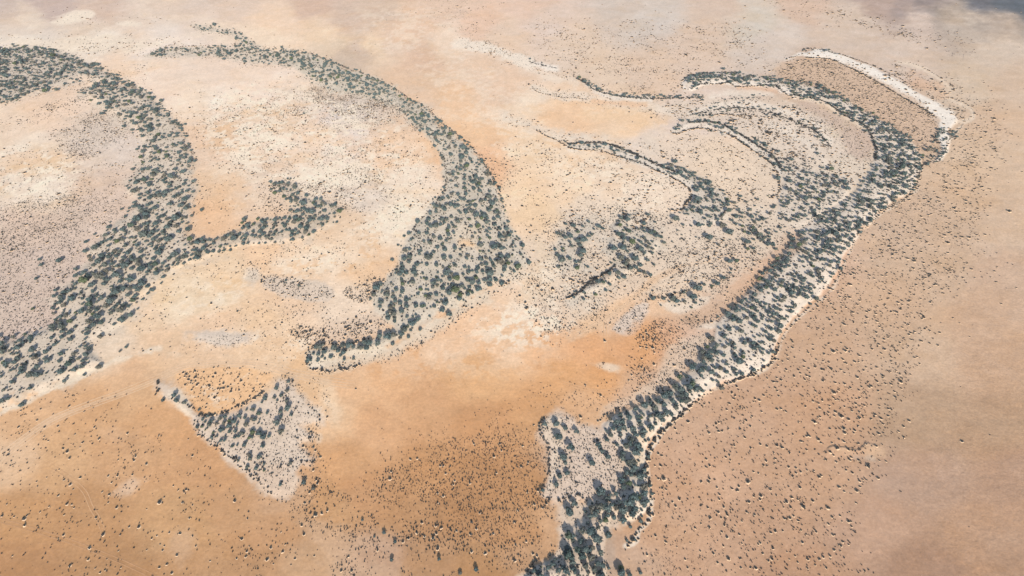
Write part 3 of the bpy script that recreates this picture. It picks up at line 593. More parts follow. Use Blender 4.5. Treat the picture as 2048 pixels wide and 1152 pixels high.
M_SAND = sand_material()
RUTS = [plain_sand('packed_sand', c) for c in ((234, 206, 178), (216, 174, 136), (206, 162, 124), (232, 188, 148), (236, 206, 176), (232, 190, 150), (214, 180, 154), (208, 172, 144))]
M_LEAF = leaf_material('grey_green_leaves', [(0.0, (.044, .068, .068)), (0.3, (.076, .098, .092)), (0.55, (.054, .082, .083)), (0.72, (.084, .096, .082)), (0.86, (.100, .092, .074)), (0.93, (.044, .068, .064)), (0.98, (.070, .088, .046))])
M_SCRUB = leaf_material('scrub_leaves', [(0.0, (.026, .024, .024)), (0.4, (.036, .034, .034)), (0.75, (.034, .040, .041)), (1.0, (.054, .046, .040))])
M_BARK = leaf_material('bark', [(0.0, (.13, .11, .095)), (1.0, (.20, .18, .16))])
M_MOUND = plain_sand('mound_sand', (236, 206, 176), 1.5)
gme.materials.append(M_SAND)

def link(name, me, parent=None, loc=None):
    o = bpy.data.objects.new(name, me)
    scene.collection.objects.link(o)
    if parent: o.parent = parent
    if loc is not None: o.location = loc
    return o

ground = link('ground', gme)
ground['kind'] = 'structure'; ground['label'] = 'wide pale orange and beige desert sand with old strand ridges'; ground['category'] = 'ground'

# ------------------------------------------------------------------ vehicle tracks
def ribbon(name, pts, offset, width, lift, mat, parent=None):
    x, y = to_ground(pts[:, 0], pts[:, 1])
    seg = np.hypot(np.diff(x), np.diff(y)); s = np.concatenate([[0], np.cumsum(seg)])
    t = np.arange(0, s[-1], 1.5)
    x, y = np.interp(t, s, x), np.interp(t, s, y)
    tx, ty = np.gradient(x), np.gradient(y); L = np.hypot(tx, ty) + 1e-9
    nx, ny = -ty / L, tx / L
    wob = 0.18 * fbm(t, t * 0 + offset * 7, 9, 2, 3)
    wid = width * (0.75 + 0.7 * (fbm(t, t * 0 + offset * 3 + 50, 12, 2, 4) + 0.5))
    c = offset + wob
    fade = np.minimum(1, np.minimum(t, t[-1] - t) / 12 + 0.05)
    v = []
    for k in (-0.5, 0.5):
        vx, vy = x + nx * (c + k * wid * fade), y + ny * (c + k * wid * fade)
        v.append(np.stack([vx, vy, ground_height(vx, vy) + lift], 1))
    n = len(t)
    verts = np.concatenate(v)
    a = np.arange(n - 1)
    q = np.stack([a, a + 1, n + a + 1, n + a], 1)[:, ::-1]
    me = fast_mesh(name, verts, q)
    me.materials.append(mat)
    return link(name, me, parent)

TRACK_WORDS = ['broad sandy vehicle track curving below the western wood', 'curved twin wheel track among the lower left shrubs', 'straight faint wheel track crossing the lower left corner',
               'looping wheel track round the small pale pan', 'sandy wheel track slanting between the two middle woods', 'short faint wheel track dropping from the slanting track',
               'short pale wheel track beside the eastern shore', 'faint curved wheel track near the bottom edge on the eastern flat']
for text, words_, M_RUT in zip(TRACKS, TRACK_WORDS, RUTS):
    pts = smooth(P(text), False, 6)
    root = bpy.data.objects.new('dirt_track', None)
    scene.collection.objects.link(root)
    root['kind'] = 'structure'; root['label'] = words_; root['category'] = 'track'; root['group'] = 'wheel tracks in the sand'
    for side in (-0.95, 0.95):
        ribbon('wheel_rut', pts, side, 0.42, 0.06, M_RUT, root)
    if text == TRACKS[0]:
        ribbon('wheel_rut', pts, -3.1, 0.4, 0.06, M_RUT, root); ribbon('wheel_rut', pts, 3.3, 0.4, 0.06, M_RUT, root)

# ------------------------------------------------------------------ plant prototypes (unit radius crowns)
def ico(sub):
    import bmesh
    bm = bmesh.new()
    bmesh.ops.create_icosphere(bm, subdivisions=sub, radius=1.0)
    v = np.array([p.co[:] for p in bm.verts]); f = np.array([[q.index for q in p.verts] for p in bm.faces])
    bm.free()
    return v, f
ICO1 = ico(1)
ICO2 = ico(2)

class Build:
    def __init__(self): self.v, self.f, self.m, self.n = [], [], [], 0
    def add(self, v, f, mat=0):
        self.v.append(np.asarray(v, float)); self.f.append(np.asarray(f) + self.n); self.m.append(np.full(len(f), mat)); self.n += len(v)
    def mesh(self, name, mats, smooth_=False):
        me = fast_mesh(name, np.concatenate(self.v), np.concatenate(self.f))
        me.polygons.foreach_set('material_index', np.concatenate(self.m).astype(np.int32))
        for m in mats: me.materials.append(m)
        return me

def crown_shape(B, r, lobes, base, top, leaf, per, core=0.80, mat=0, spread=0.62):
    """clumped crown: dark lobed core, leaf sprays scattered over and around it (all triangles)"""
    for k in range(lobes):
        a = 2 * math.pi * (k + r.uniform(-.35, .35)) / max(lobes - 1, 1)
        rad = 0 if k == 0 else spread * r.uniform(.65, 1.15)
        lr = r.uniform(.34, .52) if k else r.uniform(.5, .62)
        c = np.array([math.cos(a) * rad, math.sin(a) * rad, base + (top - base) * (0.60 if k == 0 else r.uniform(.32, .58))])
        ez = min(lr * r.uniform(.75, 1.0), (top - c[2]) * 1.1)
        e = np.array([lr, lr, ez])
        v, f = ICO1
        B.add(c + v * e * core * (1 + 0.25 * rng_p.uniform(-1, 1, (len(v), 1))), f, mat)
        n = per
        d = rng_p.normal(size=(n, 3)); d[:, 2] += 0.25; d /= np.linalg.norm(d, axis=1)[:, None]
        p = c + d * e * rng_p.uniform(.82, 1.16, (n, 1))
        nrm = d + 0.6 * rng_p.normal(size=(n, 3)); nrm /= np.linalg.norm(nrm, axis=1)[:, None]
        t = np.cross(nrm, rng_p.normal(size=(n, 3))); t /= np.linalg.norm(t, axis=1)[:, None] + 1e-9
        b = np.cross(nrm, t)
        s = leaf * rng_p.uniform(.6, 1.3, (n, 1))
        q = np.stack([p - t * s, p + b * s * .8, p + t * s, p - b * s * .7], 1).reshape(-1, 3)
        i4 = np.arange(n) * 4
        B.add(q, np.concatenate([np.stack([i4, i4 + 1, i4 + 2], 1), np.stack([i4, i4 + 2, i4 + 3], 1)]), mat)

def stem_shape(B, r, base, mat=0):
    """forked trunk: several tapered limbs leaving one foot"""
    n = r.choice((3, 4))
    for k in range(n):
        a = 2 * math.pi * k / n + r.uniform(-.4, .4)
        out = r.uniform(.2, .5)
        pts = [np.array([0, 0, -0.15]), np.array([math.cos(a) * out * .35, math.sin(a) * out * .35, base * .6]), np.array([math.cos(a) * out, math.sin(a) * out, base + .45])]
        rad = [.085, .06, .03]
        ring = []
        for p, q in zip(pts, rad):
            ang = np.arange(5) * 2 * math.pi / 5
            ring.append(np.stack([p[0] + q * np.cos(ang), p[1] + q * np.sin(ang), np.full(5, p[2])], 1))
        v = np.concatenate(ring); f = []
        for j in (0, 5):
            for i in range(5):
                a0, a1 = j + i, j + (i + 1) % 5
                f += [(a0, a1, a1 + 5), (a0, a1 + 5, a0 + 5)]
        B.add(v, f, mat)

def mound_shape(B, r, mat):
    """low drift of sand caught round the foot of a shrub"""
    n = 10
    ang = np.arange(n) * 2 * math.pi / n
    o = np.stack([np.cos(ang), np.sin(ang)], 1) * rng_p.uniform(1.15, 1.5, (n, 1)); i_ = np.stack([np.cos(ang), np.sin(ang)], 1) * rng_p.uniform(.5, .75, (n, 1))
    v = np.concatenate([np.c_[o, np.full(n, -.12)], np.c_[i_, np.full(n, .20)], [[0, 0, .28]]])
    f = []
    for k in range(n):
        k2 = (k + 1) % n
        f += [(k, k2, n + k2), (k, n + k2, n + k), (n + k, n + k2, 2 * n)]
    B.add(v, f, mat)

rng_p = np.random.default_rng(3)
TREE_KINDS = []
for k in range(9):
    r = random.Random(100 + k)
    base, top = r.uniform(.35, .5), r.uniform(1.45, 1.85)
    lob = r.choice((5, 6, 7, 8))
    C = Build(); crown_shape(C, r, lob, base, top, .15, 52, spread=r.uniform(.5, .66))
    S = Build(); stem_shape(S, r, base)
    J = Build(); J.v, J.f, J.m, J.n = list(C.v), list(C.f), list(C.m), C.n
    stem_shape(J, random.Random(100 + k), base, 1)
    TREE_KINDS.append((C.mesh('crown', [M_LEAF]), S.mesh('trunk', [M_BARK]), J.mesh('tree_kind', [M_LEAF, M_BARK])))
SHRUB_KINDS, SCRUB_KINDS, BUSH_KINDS = [], [], []
for k in range(6):
    r = random.Random(300 + k)
    B = Build(); crown_shape(B, r, r.choice((4, 5)), -.05, r.uniform(.85, 1.05), .17, 26, spread=.5)
    U = Build(); U.v, U.f, U.m, U.n = list(B.v), list(B.f), list(B.m), B.n
    BUSH_KINDS.append(U.mesh('bush', [M_SCRUB]))
    mound_shape(B, r, 1)
    SHRUB_KINDS.append(B.mesh('shrub', [M_SCRUB, M_MOUND]))
for k in range(5):
    r = random.Random(400 + k)
    B = Build(); crown_shape(B, r, r.choice((2, 3)), -.05, r.uniform(.8, 1.0), .26, 12, spread=.45)
    SCRUB_KINDS.append(B.mesh('scrub', [M_SCRUB]))

# ------------------------------------------------------------------ plants read one by one from the photograph (survey x, y, width)
def tile(ox, oy, k, text):
    return [(ox + a / k, oy + b / k, c / k) for a, b, c in P(text)]
TREES = (
    tile(380, 780, 9.6, '180,385,70 260,560,90 350,510,80 150,720,85 240,715,70 300,775,50 400,620,110 390,685,100 590,560,100 520,650,80 600,775,110 660,640,90 655,770,70 760,600,90 760,700,120 855,620,100 960,510,115 1090,385,60 1220,385,110 1340,450,90 1455,160,90 1390,250,60 1190,565,85 1255,570,90 1090,670,130 1065,550,80 430,920,85 455,825,60 525,895,60 600,980,70 675,975,75 535,1045,45 1055,1060,90 1090,1000,60 1200,790,80 1330,640,45 950,880,110 1030,840,80 870,920,70 1420,1075,70 1200,910,80 1350,810,80 1440,920,70 830,1080,70 920,1060,55') +
    tile(0, 768, 3, '1050,72,36 1062,102,36 980,98,28 1110,115,26 1485,498,30 1505,450,30 1433,462,22 1500,430,25 1395,375,22 1410,320,25 1450,300,30 1520,290,35 1500,325,25') +
    tile(512, 768, 3, '55,85,35 125,30,30 20,180,35 70,175,25 150,168,30 130,232,45 150,290,45 20,300,40 45,320,40 80,315,30 40,375,35 20,440,35 210,478,30 148,605,25 290,590,35 345,625,30 50,480,22 50,520,20 190,40,30 185,105,28 155,72,32 770,890,28 835,945,25 640,815,20 710,915,20 815,1055,25 1320,1110,35 1225,1130,30 1100,1050,30') +
    tile(1024, 768, 3, '195,245,35 265,240,50 320,265,40 280,320,55 385,285,40 350,380,55 310,440,55 320,475,35 285,555,40 330,535,35 265,605,40 185,640,30 520,365,45 535,405,35 480,475,50 575,437,40 660,445,50 690,470,35 720,480,70 730,510,60 740,420,60 750,380,60 690,530,35 765,560,60 660,580,45 700,600,50 670,625,40 785,620,60 790,660,50 730,690,70 700,720,70 790,720,60 660,760,60 720,780,60 665,815,55 770,820,35 530,645,65 590,668,25 622,665,35 575,750,70 345,770,62 370,715,45 480,750,55 470,795,40 510,770,35 610,800,40 440,765,25 530,830,35 560,820,40 455,840,35 415,885,45 470,890,70 365,920,40 365,945,30 500,935,60 525,945,40 410,950,45 575,905,45 330,985,50 340,1030,70 320,1020,50 440,1000,70 480,990,50 420,1040,60 470,1050,60 510,1080,45 440,1100,45 370,1115,35 215,1105,35 280,1125,45 320,1130,45 340,1145,30 655,1100,45 655,1135,55 580,1105,25 705,1140,35 770,1130,30 490,1120,40 525,1130,30 710,855,28 690,935,25 735,930,25 650,190,40 690,180,30 735,155,40 790,135,50 830,125,40 855,155,45 870,105,40 910,80,50 950,60,45 980,20,55 1010,40,50 1060,30,50 1100,40,45 1040,70,45 960,110,40 925,175,45 955,185,35 980,150,35 880,200,50 900,220,40 830,265,55 790,290,50 760,230,35 770,180,30 700,210,45 660,235,45 625,240,50 605,270,35 640,280,45 670,270,40 720,280,50 740,310,45 780,320,40 700,330,30 590,310,40 570,335,35 680,380,40 630,370,25 720,345,40 765,395,50 800,345,20 815,435,28 1060,100,35 1120,30,40 1255,25,45 1140,45,30 1010,110,40') +
    tile(1024, 384, 3, '845,640,35 910,640,30 965,640,45 985,655,40 1035,655,30 1115,580,60 1085,630,50 1100,665,25 1230,550,40 1265,515,35 1300,415,40 1345,415,35 370,205,35 430,290,50 395,295,40 460,265,30 320,275,35 360,325,30 425,355,50 410,385,40 300,410,40 345,400,35 280,450,30 390,455,40 260,345,25 690,175,45 645,205,30 520,205,35 545,220,25 815,135,28 790,190,35 980,160,50 1115,200,45 1190,190,30 1255,205,45 1180,275,50 1300,240,50 1240,315,25 1410,300,40 1475,260,45 665,340,50 720,310,50 770,350,45 640,260,40 700,240,40 830,250,40 865,270,35 610,345,45 655,400,45 690,420,40 740,410,45 680,440,40 635,490,40 640,515,30 710,460,35 670,510,35 810,410,30 770,440,35 515,540,40 545,545,30 430,605,22 500,615,28 565,590,25 430,645,25') +
    tile(512, 0, 3, '290,682,18') +
    tile(0, 384, 3, '360,413,40 250,437,25 520,300,30 580,345,45 510,545,60 600,430,50 640,450,45 610,520,60 705,510,55 730,545,35 795,535,50 760,455,65 800,420,40 860,475,55 840,445,40 870,265,60 830,175,60 1060,170,55 1010,225,45 1020,295,55 930,295,35 940,445,40 960,380,45 1055,390,50 1190,375,45 1185,400,45 1325,335,25 1283,360,28 1384,350,22 1490,310,25 1480,270,35 1410,290,45 1345,290,40 600,760,50 545,785,45 675,670,50 715,680,30 820,630,35 500,725,50 440,650,50 750,590,45 685,600,40 860,565,45 390,610,35 340,590,30 25,970,45 50,1040,40 235,1105,50 380,1085,50 300,1025,40 205,960,40 335,925,35 435,895,35 380,800,40 320,885,35 530,860,35 235,1060,35 140,1090,40 440,1010,35 500,1055,40 20,915,50 220,520,25 200,700,25 850,105,35 1090,90,40 1000,15,45 935,105,40 905,45,35') +
    tile(512, 384, 3, '725,580,50 790,600,35 820,410,25 925,395,40 1035,400,55 950,490,40 880,485,35 1145,495,55 1065,555,40 1080,210,50 1050,215,35 1110,290,35 1120,175,35 1295,125,35 1400,40,40 1405,495,55 1350,410,35 1430,340,50 1470,430,55 1335,585,45 1275,620,35 1200,595,60 1160,615,45 1240,575,35 1300,550,45 1475,548,35 1160,735,40 985,825,28 915,870,30 890,830,50 790,875,60 825,865,40 940,790,55 970,770,40 560,925,50 470,935,45 390,935,50 365,930,40 450,990,35 630,940,40 735,915,45 680,910,50 650,905,40 530,1005,25 585,1000,25 375,1010,30 400,990,25 430,170,28 220,290,30 300,250,35 270,215,40 240,240,25 340,130,45 330,175,40 265,175,40 290,75,45 220,25,30 115,12,30 400,70,25 30,245,35 75,280,30 1040,640,40 1070,690,35 1000,690,40 960,690,40 905,655,35 830,740,40 790,740,30 875,720,40'))
SHRUBS = (
    tile(1536, 384, 3, '880,210,20 965,138,18 980,42,15 1070,215,15 950,190,12 815,215,14 760,230,12 1025,328,15 920,343,12 850,312,12 685,500,18 690,540,15 635,497,13 520,515,15 522,415,16 545,552,14 695,585,18 890,555,18 870,568,12 930,527,13 1175,457,14 1130,420,12 1135,625,13 1135,585,11 1150,553,12 1240,515,12 1335,510,12 1370,540,16 1400,672,15 1490,575,14 1375,450,12 1430,577,8 1390,502,11 1245,378,11 965,580,13 810,655,12 740,715,16 685,725,12 670,650,12 640,880,18 670,808,18 695,835,14 770,955,18 680,965,18 720,872,14 860,885,14 970,830,16 920,832,12 1020,918,18 1110,755,14 1150,785,12 1210,867,12 910,1028,14 840,1020,16 880,993,16 855,1053,10 825,1083,16 735,1075,16 690,1115,18 655,1050,18 620,1035,12 770,1035,12 730,975,12 465,850,14 440,905,16 475,940,20 245,808,18 142,888,20 148,932,20 242,962,18 290,1003,16 120,1003,18 245,1057,16 195,1085,18 330,1130,22 222,1123,18 80,1125,20 405,1143,20 440,1065,16 460,1025,14 460,1085,16 545,1018,14 540,970,14 590,1050,16 355,685,14 400,705,12 355,755,14 435,810,12 515,783,12') +
    tile(1536, 768, 3, '620,12,22 495,20,18 55,148,22 312,142,22 405,165,24 400,190,20 505,160,20 570,190,18 225,135,16 370,130,16 300,198,14 265,220,14 185,225,14 150,300,18 232,312,18 515,292,18 455,342,22 415,385,30 55,368,22 375,408,24 545,455,22 410,465,20 540,250,16 815,253,20 670,128,14 760,45,16 620,208,16 650,372,22 590,362,16 545,357,16 320,352,16 385,352,16 670,458,16 710,463,14 40,475,16 235,515,18 275,518,16 320,548,20 470,515,18 425,535,14 485,575,16 570,572,14 455,612,14 305,662,16 180,692,16 265,698,16 100,710,14 45,730,12 530,713,16 95,738,14 15,632,22 50,665,18 320,745,12 445,822,14 500,823,16 490,767,12 20,890,20 90,878,16 200,875,16 280,872,16 232,900,14 208,948,22 165,1030,16 115,1005,14 130,1050,12 180,1067,16 238,1103,18 285,1083,16 240,1048,20 310,1140,16 580,1118,18 450,945,20 425,962,14 485,962,16 435,1000,14 5,1060,18 60,1055,12 285,1010,14 375,1050,12 1207,855,10 35,410,16 130,410,18 190,410,14 1157,14,10') +
    tile(1024, 768, 3, '915,350,16 960,330,12 820,435,28 880,355,14 1290,150,18 1225,238,18 1395,142,16 1485,95,22 1450,105,16 1300,265,16 1390,235,14 1170,265,12 1065,158,14 1185,565,20 1135,585,20 1245,660,20 1005,688,24 925,630,18 1040,597,14 1190,800,25 1255,800,20 1275,845,18 1135,835,16 1185,858,20 1260,885,18 1325,880,16 1410,765,18 1355,635,22 1310,755,14 1310,455,16 1490,360,22 1450,525,18 1365,480,14 1380,820,16 1340,850,14 1270,970,20 1210,1015,20 1300,1045,28 1370,1045,16 1235,1070,20 1055,1100,20 1040,1050,18 1375,1100,20 1430,1100,16 1490,950,20 1510,485,20 1130,1000,16 1070,950,14 1420,1000,14 1380,955,14 990,975,14 855,690,14 880,660,10 790,885,14 1040,885,14 1330,515,14 1270,630,12') +
    tile(0, 768, 3, '265,315,14 290,340,14 380,388,18 245,150,14 125,160,14 320,180,14 505,165,12 450,300,14 480,378,12 355,512,14 385,575,16 280,560,12 220,583,14 225,612,12 350,668,20 430,722,18 445,742,14 385,785,14 295,735,14 440,630,14 650,550,18 670,590,16 613,647,16 710,455,14 700,740,22 650,710,14 775,855,16 720,905,12 795,545,16 985,678,14 1155,725,14 1040,610,14 1070,635,16 1105,650,12 1130,330,12 880,750,12 1015,890,18 1080,895,20 1155,910,16 940,908,14 910,925,16 960,960,14 985,970,14 975,995,16 1060,1025,22 1000,1080,20 955,1100,20 1175,970,16 880,993,12 640,1050,12 710,1000,14 725,1100,14 705,1140,18 600,1130,16 570,1105,12 525,1140,16 630,1115,16 75,1030,14 40,720,14 240,768,14 1260,1060,14 1420,1045,16 1485,805,16 1250,1100,10 1145,1135,10 1505,1082,10 1495,972,12 1440,710,10 140,800,14 160,790,16 85,795,14 350,925,12 860,875,10') +
    tile(512, 768, 3, '600,28,16 150,888,14 350,1030,16 210,1085,12 105,1078,12 538,415,10 175,962,14'))

def radius_m(w, py):
    return w * 0.5 / px_per_m(py)

# ------------------------------------------------------------------ scatter the woods (dart throwing around the trees read one by one)
CELL = 6.0
class Space:
    def __init__(self): self.g = {}
    def free(self, x, y, r, k=0.80):
        cx, cy = int(x // CELL), int(y // CELL)
        for i in (cx - 1, cx, cx + 1):
            for j in (cy - 1, cy, cy + 1):
                for (a, b, s) in self.g.get((i, j), ()):
                    if (a - x) ** 2 + (b - y) ** 2 < (k * (s + r)) ** 2:
                        return False
        return True
    def put(self, x, y, r):
        self.g.setdefault((int(x // CELL), int(y // CELL)), []).append((x, y, r))

space = Space()
named_trees, far_trees = [], []
for (a, b, w) in TREES:
    r = 0.93 * radius_m(w, b)
    # the reading is the middle of the crown: its foot stands nearer by the height of that middle
    x, y = to_ground(a, b + 0.45 * w * 0.5)
    space.put(float(x), float(y), r)
    named_trees.append((float(x), float(y), r, a, b))

def candidates(n, margin=30):
    x0, x1 = to_ground([-margin, 2048 + margin], [-20, -20])[0]
    _, yn = to_ground(1024, 1175); _, yf = to_ground(1024, -15)
    x, y = rng.uniform(x0, x1, n), rng.uniform(float(yn), float(yf), n)
    px, py = to_survey(x, y)
    k = (px > -margin) & (px < 2048 + margin)
    return x[k], y[k], px[k], py[k], (x1 - x0) * float(yf - yn) / n

x, y, px, py, _ = candidates(420000)
wx, wy = px + 5 * fbm(x, y, 16, 3, 121), py + 4 * fbm(x, y, 16, 3, 122)
rag = 2.0 * fbm(x, y, 12, 3, 123)
wt, sc = np.zeros(x.size), np.ones(x.size)
for shape, k, rs, soft in WOODS:
    m = cover(wx, wy, shape, soft, rag, 1.0) * k
    better = m > wt
    wt[better], sc[better] = m[better], rs
for c in CLEARINGS:
    wt *= 1 - 0.92 * cover(wx, wy, c, 3)
clump = 0.62 + 1.25 * fbm(x, y, 16, 3, 131)
p = np.clip(wt * clump, 0, 1.6)
keep = rng.random(x.size) < p * 0.30
for a, b, w_, s_ in zip(x[keep], y[keep], wt[keep], sc[keep]):
    big = random.random()
    r = s_ * ((random.uniform(2.4, 3.2) if big < 0.06 else random.uniform(1.5, 2.4) if big < 0.40 + 0.2 * w_ else random.uniform(0.7, 1.5)))
    if space.free(a, b, r, max(0.60, 1.06 - 0.36 * w_)):
        space.put(a, b, r)
        far_trees.append((a, b, r))
print('trees read', len(named_trees), 'scattered', len(far_trees))

# ------------------------------------------------------------------ scatter the shrubs
shr = []
for (a, b, w) in SHRUBS:
    r = radius_m(w, b)
    xx, yy = to_ground(a, b + 0.25 * w * 0.5)
    shr.append((float(xx), float(yy), r * 0.84, a, b))
NC = 1000000
x, y, px, py, area = candidates(NC)
wx, wy = px + 6 * fbm(x, y, 14, 3, 141), py + 5 * fbm(x, y, 14, 3, 142)
dens, rad = np.zeros(x.size), np.full(x.size, 0.45)
c1 = fbm(x, y, 16, 5, 151, 0.68)
rag = 2.0 * fbm(x, y, 12, 3, 143)
for shape, d, r_, soft, clumping in FIELDS:
    m = cover(wx, wy, shape, soft, rag, 1.0) * d * np.interp(py, [300, 900], [1.8, 3.0]) * np.clip(np.exp(7.5 * clumping * c1), 0.06, 4.5)
    better = m > dens
    dens[better], rad[better] = m[better], r_
under = np.zeros(x.size)
for shape, k, rs, soft in WOODS:
    under = np.maximum(under, cover(wx, wy, shape, soft + 6) * 0.13 * min(1, k * 1.6))
better = under > dens
dens[better], rad[better] = under[better], 0.5
dens = np.maximum(dens, 0.0006)
keep = rng.random(x.size) < dens * area
small = np.stack([x[keep], y[keep], np.interp(py[keep], [150, 500, 800, 1050], [1.10, 1.0, 0.88, 0.80]) * rad[keep] * np.exp(rng.normal(-0.03, 0.36, keep.sum()))], 1)
strings = []
for text, gap, r_ in STRINGS:
    pts = smooth(P(text), False, 6)
    sx, sy = to_ground(pts[:, 0], pts[:, 1])
    s = np.concatenate([[0], np.cumsum(np.hypot(np.diff(sx), np.diff(sy)))])
    t = np.cumsum(rng.uniform(0.3, 1.7, int(s[-1] / gap * 1.1) + 2) * gap)
    t = t[t < s[-1]]
    a, b = np.interp(t, s, sx) + rng.normal(0, .55, t.size), np.interp(t, s, sy) + rng.normal(0, .8, t.size)
    strings.append(np.stack([a, b, 1.2 * r_ * np.exp(rng.normal(0.08, .28, t.size))], 1))
small = np.concatenate([small] + strings)
near_big = np.array([(a, b) for a, b, *_ in shr])
print('shrubs read', len(shr), 'scattered', len(small))

# ------------------------------------------------------------------ which plants stand as things of their own: the 300 of a kind that show largest
def shown(x, y, r):
    px, py = to_survey(np.asarray(x), np.asarray(y))
    ok = (px > 4) & (px < 2044) & (py > 4) & (py < 1148)
    return np.where(ok, r * px_per_m(py), 0)

alltrees = [(a, b, r) for a, b, r, *_ in named_trees] + far_trees
at_ = np.array(alltrees)
order = np.argsort(-(shown(at_[:, 0], at_[:, 1], at_[:, 2]) + np.where(np.arange(len(at_)) < len(named_trees), 1.0, 0)))
at_sorted = at_[order]
solo_trees, mass_trees = at_sorted[:300], at_sorted[300:]
sh_ = np.concatenate([np.array([(a, b, r) for a, b, r, *_ in shr]), small])
order = np.argsort(-(shown(sh_[:, 0], sh_[:, 1], sh_[:, 2]) + np.where(np.arange(len(sh_)) < len(shr), 3.0, 0)))
sh_sorted = sh_[order]
solo_shrubs, mass_shrubs = sh_sorted[:300], sh_sorted[300:]

REGIONS = [  # place words for the labels
    (W_WEST_TOP, 'in the upper western wood'), (W_WEST, 'in the broad western wood'), (W_SPUR, 'on the western wood spur'), (W_ARC_TIP, 'on the central arc tip'), (W_ARC, 'in the curved central wood'),
    (W_MID, 'in the small middle wood'), (W_MID_LOBE, 'in the small middle wood'), (W_INNER_TIP, 'on the innermost crescent'), (W_INNER, 'on the innermost crescent'), (W_SECOND, 'on the second eastern crescent'), (W_EAST, 'in the long eastern shore wood'),
    (PATCH_BED, 'on the arrow-shaped pale patch'), (KNOLL_BED, 'on the square pale knoll'), (W_KNOLL, 'on the small white dune'), (W_HOOK, 'at the white sand hook'), (FLAT_E, 'on the bare eastern flat'),
]

def place_words(a, b):
    pa, pb = np.array([a]), np.array([b])
    best, word = -14.0, None
    for s, w in REGIONS:
        d = float(shape_sd(pa, pb, s)[0])
        if d > best:
            best, word = d, w
            if d > 0: break
    if word is None:
        word = 'on the orange western plain' if a < 700 else 'on the dimpled orange hollow' if b > 840 else 'on open sand'
    return word

ONES = 'zero one two three four five six seven eight nine ten eleven twelve thirteen fourteen fifteen sixteen seventeen eighteen nineteen'.split()
TENS = '- - twenty thirty forty fifty sixty seventy eighty ninety'.split()
def in_words(n):
    return ONES[n] if n < 20 else TENS[n // 10] + ('-' + ONES[n % 10] if n % 10 else '')

used_labels = set()
def full_label(look, cat, place, a, b):
    """what it looks like, where it stands, and where the photo shows it"""
    u, v = a / 20.48, b / 11.52
    for du, dv in ((0, 0), (0, 1), (1, 0), (0, -1), (-1, 0), (1, 1), (-1, -1), (1, -1), (-1, 1)):
        t = '%s %s %s, %s percent across, %s down' % (look, cat, place, in_words(min(max(int(u + .5) + du, 0), 99)), in_words(min(max(int(v + .5) + dv, 0), 99)))
        if t not in used_labels:
            break
    used_labels.add(t)
    return t

def crowding(k, pts, reach):
    d = np.hypot(pts[:, 0] - pts[k, 0], pts[:, 1] - pts[k, 1]) - pts[:, 2] - pts[k, 2]
    n = int((d < reach).sum()) - 1
    return 'lone' if n == 0 else 'paired' if n == 1 else 'grouped' if n < 4 else 'crowded'

def set_tags(o, label, cat, group):
    o['label'], o['category'], o['group'] = label, cat, group

def heights(a): return ground_height(a[:, 0], a[:, 1])

hz = heights(solo_trees)
for k, ((a, b, r), z) in enumerate(zip(solo_trees, hz)):
    px_, py_ = (float(v) for v in to_survey(np.array(a), np.array(b)))
    py_ -= float(0.6 * r * px_per_m(py_))
    kind = TREE_KINDS[random.randrange(len(TREE_KINDS))]
    root = bpy.data.objects.new('tree', None)
    scene.collection.objects.link(root)
    root.location = (a, b, z - 0.05)
    root.rotation_euler = (0, 0, random.uniform(0, 6.28))
    s = float(r)
    root.scale = (s * random.uniform(.94, 1.08), s * random.uniform(.94, 1.08), s * random.uniform(.85, 1.1))
    crown = link('crown', kind[0], root); trunk = link('trunk', kind[1], root)
    size = 'broad' if r > 3.1 else 'mid-sized' if r > 2.1 else 'small'
    set_tags(root, full_label(size + ' ' + crowding(k, at_sorted, 1.5), 'grey-green tree', place_words(px_, py_), px_, py_), 'tree', 'trees of the strand woods')
hz = heights(solo_shrubs)
for k, ((a, b, r), z) in enumerate(zip(solo_shrubs, hz)):
    px_, py_ = (float(v) for v in to_survey(np.array(a), np.array(b)))
    o = link('shrub', SHRUB_KINDS[random.randrange(len(SHRUB_KINDS))], None, (a, b, z))
    o.rotation_euler = (0, 0, random.uniform(0, 6.28))
    s = float(r)
    o.scale = (s * random.uniform(.85, 1.15), s * random.uniform(.85, 1.15), s * random.uniform(.85, 1.05))
    size = 'large' if r > 1.15 else 'dark' if r > .85 else 'small dark'
    set_tags(o, full_label(size + ' ' + crowding(k, sh_sorted, 1.5), 'shrub', place_words(px_, py_), px_, py_), 'shrub', 'shrubs dotted over the sand')

# ------------------------------------------------------------------ the rest of the woods and the scrub: one mass each, placed by geometry nodes
def kinds_collection(name, meshes):
    col = bpy.data.collections.new(name)
    for k, me in enumerate(meshes):
        col.objects.link(bpy.data.objects.new('%s_%s' % (name, 'abcdefghijkl'[k]), me))
    return col

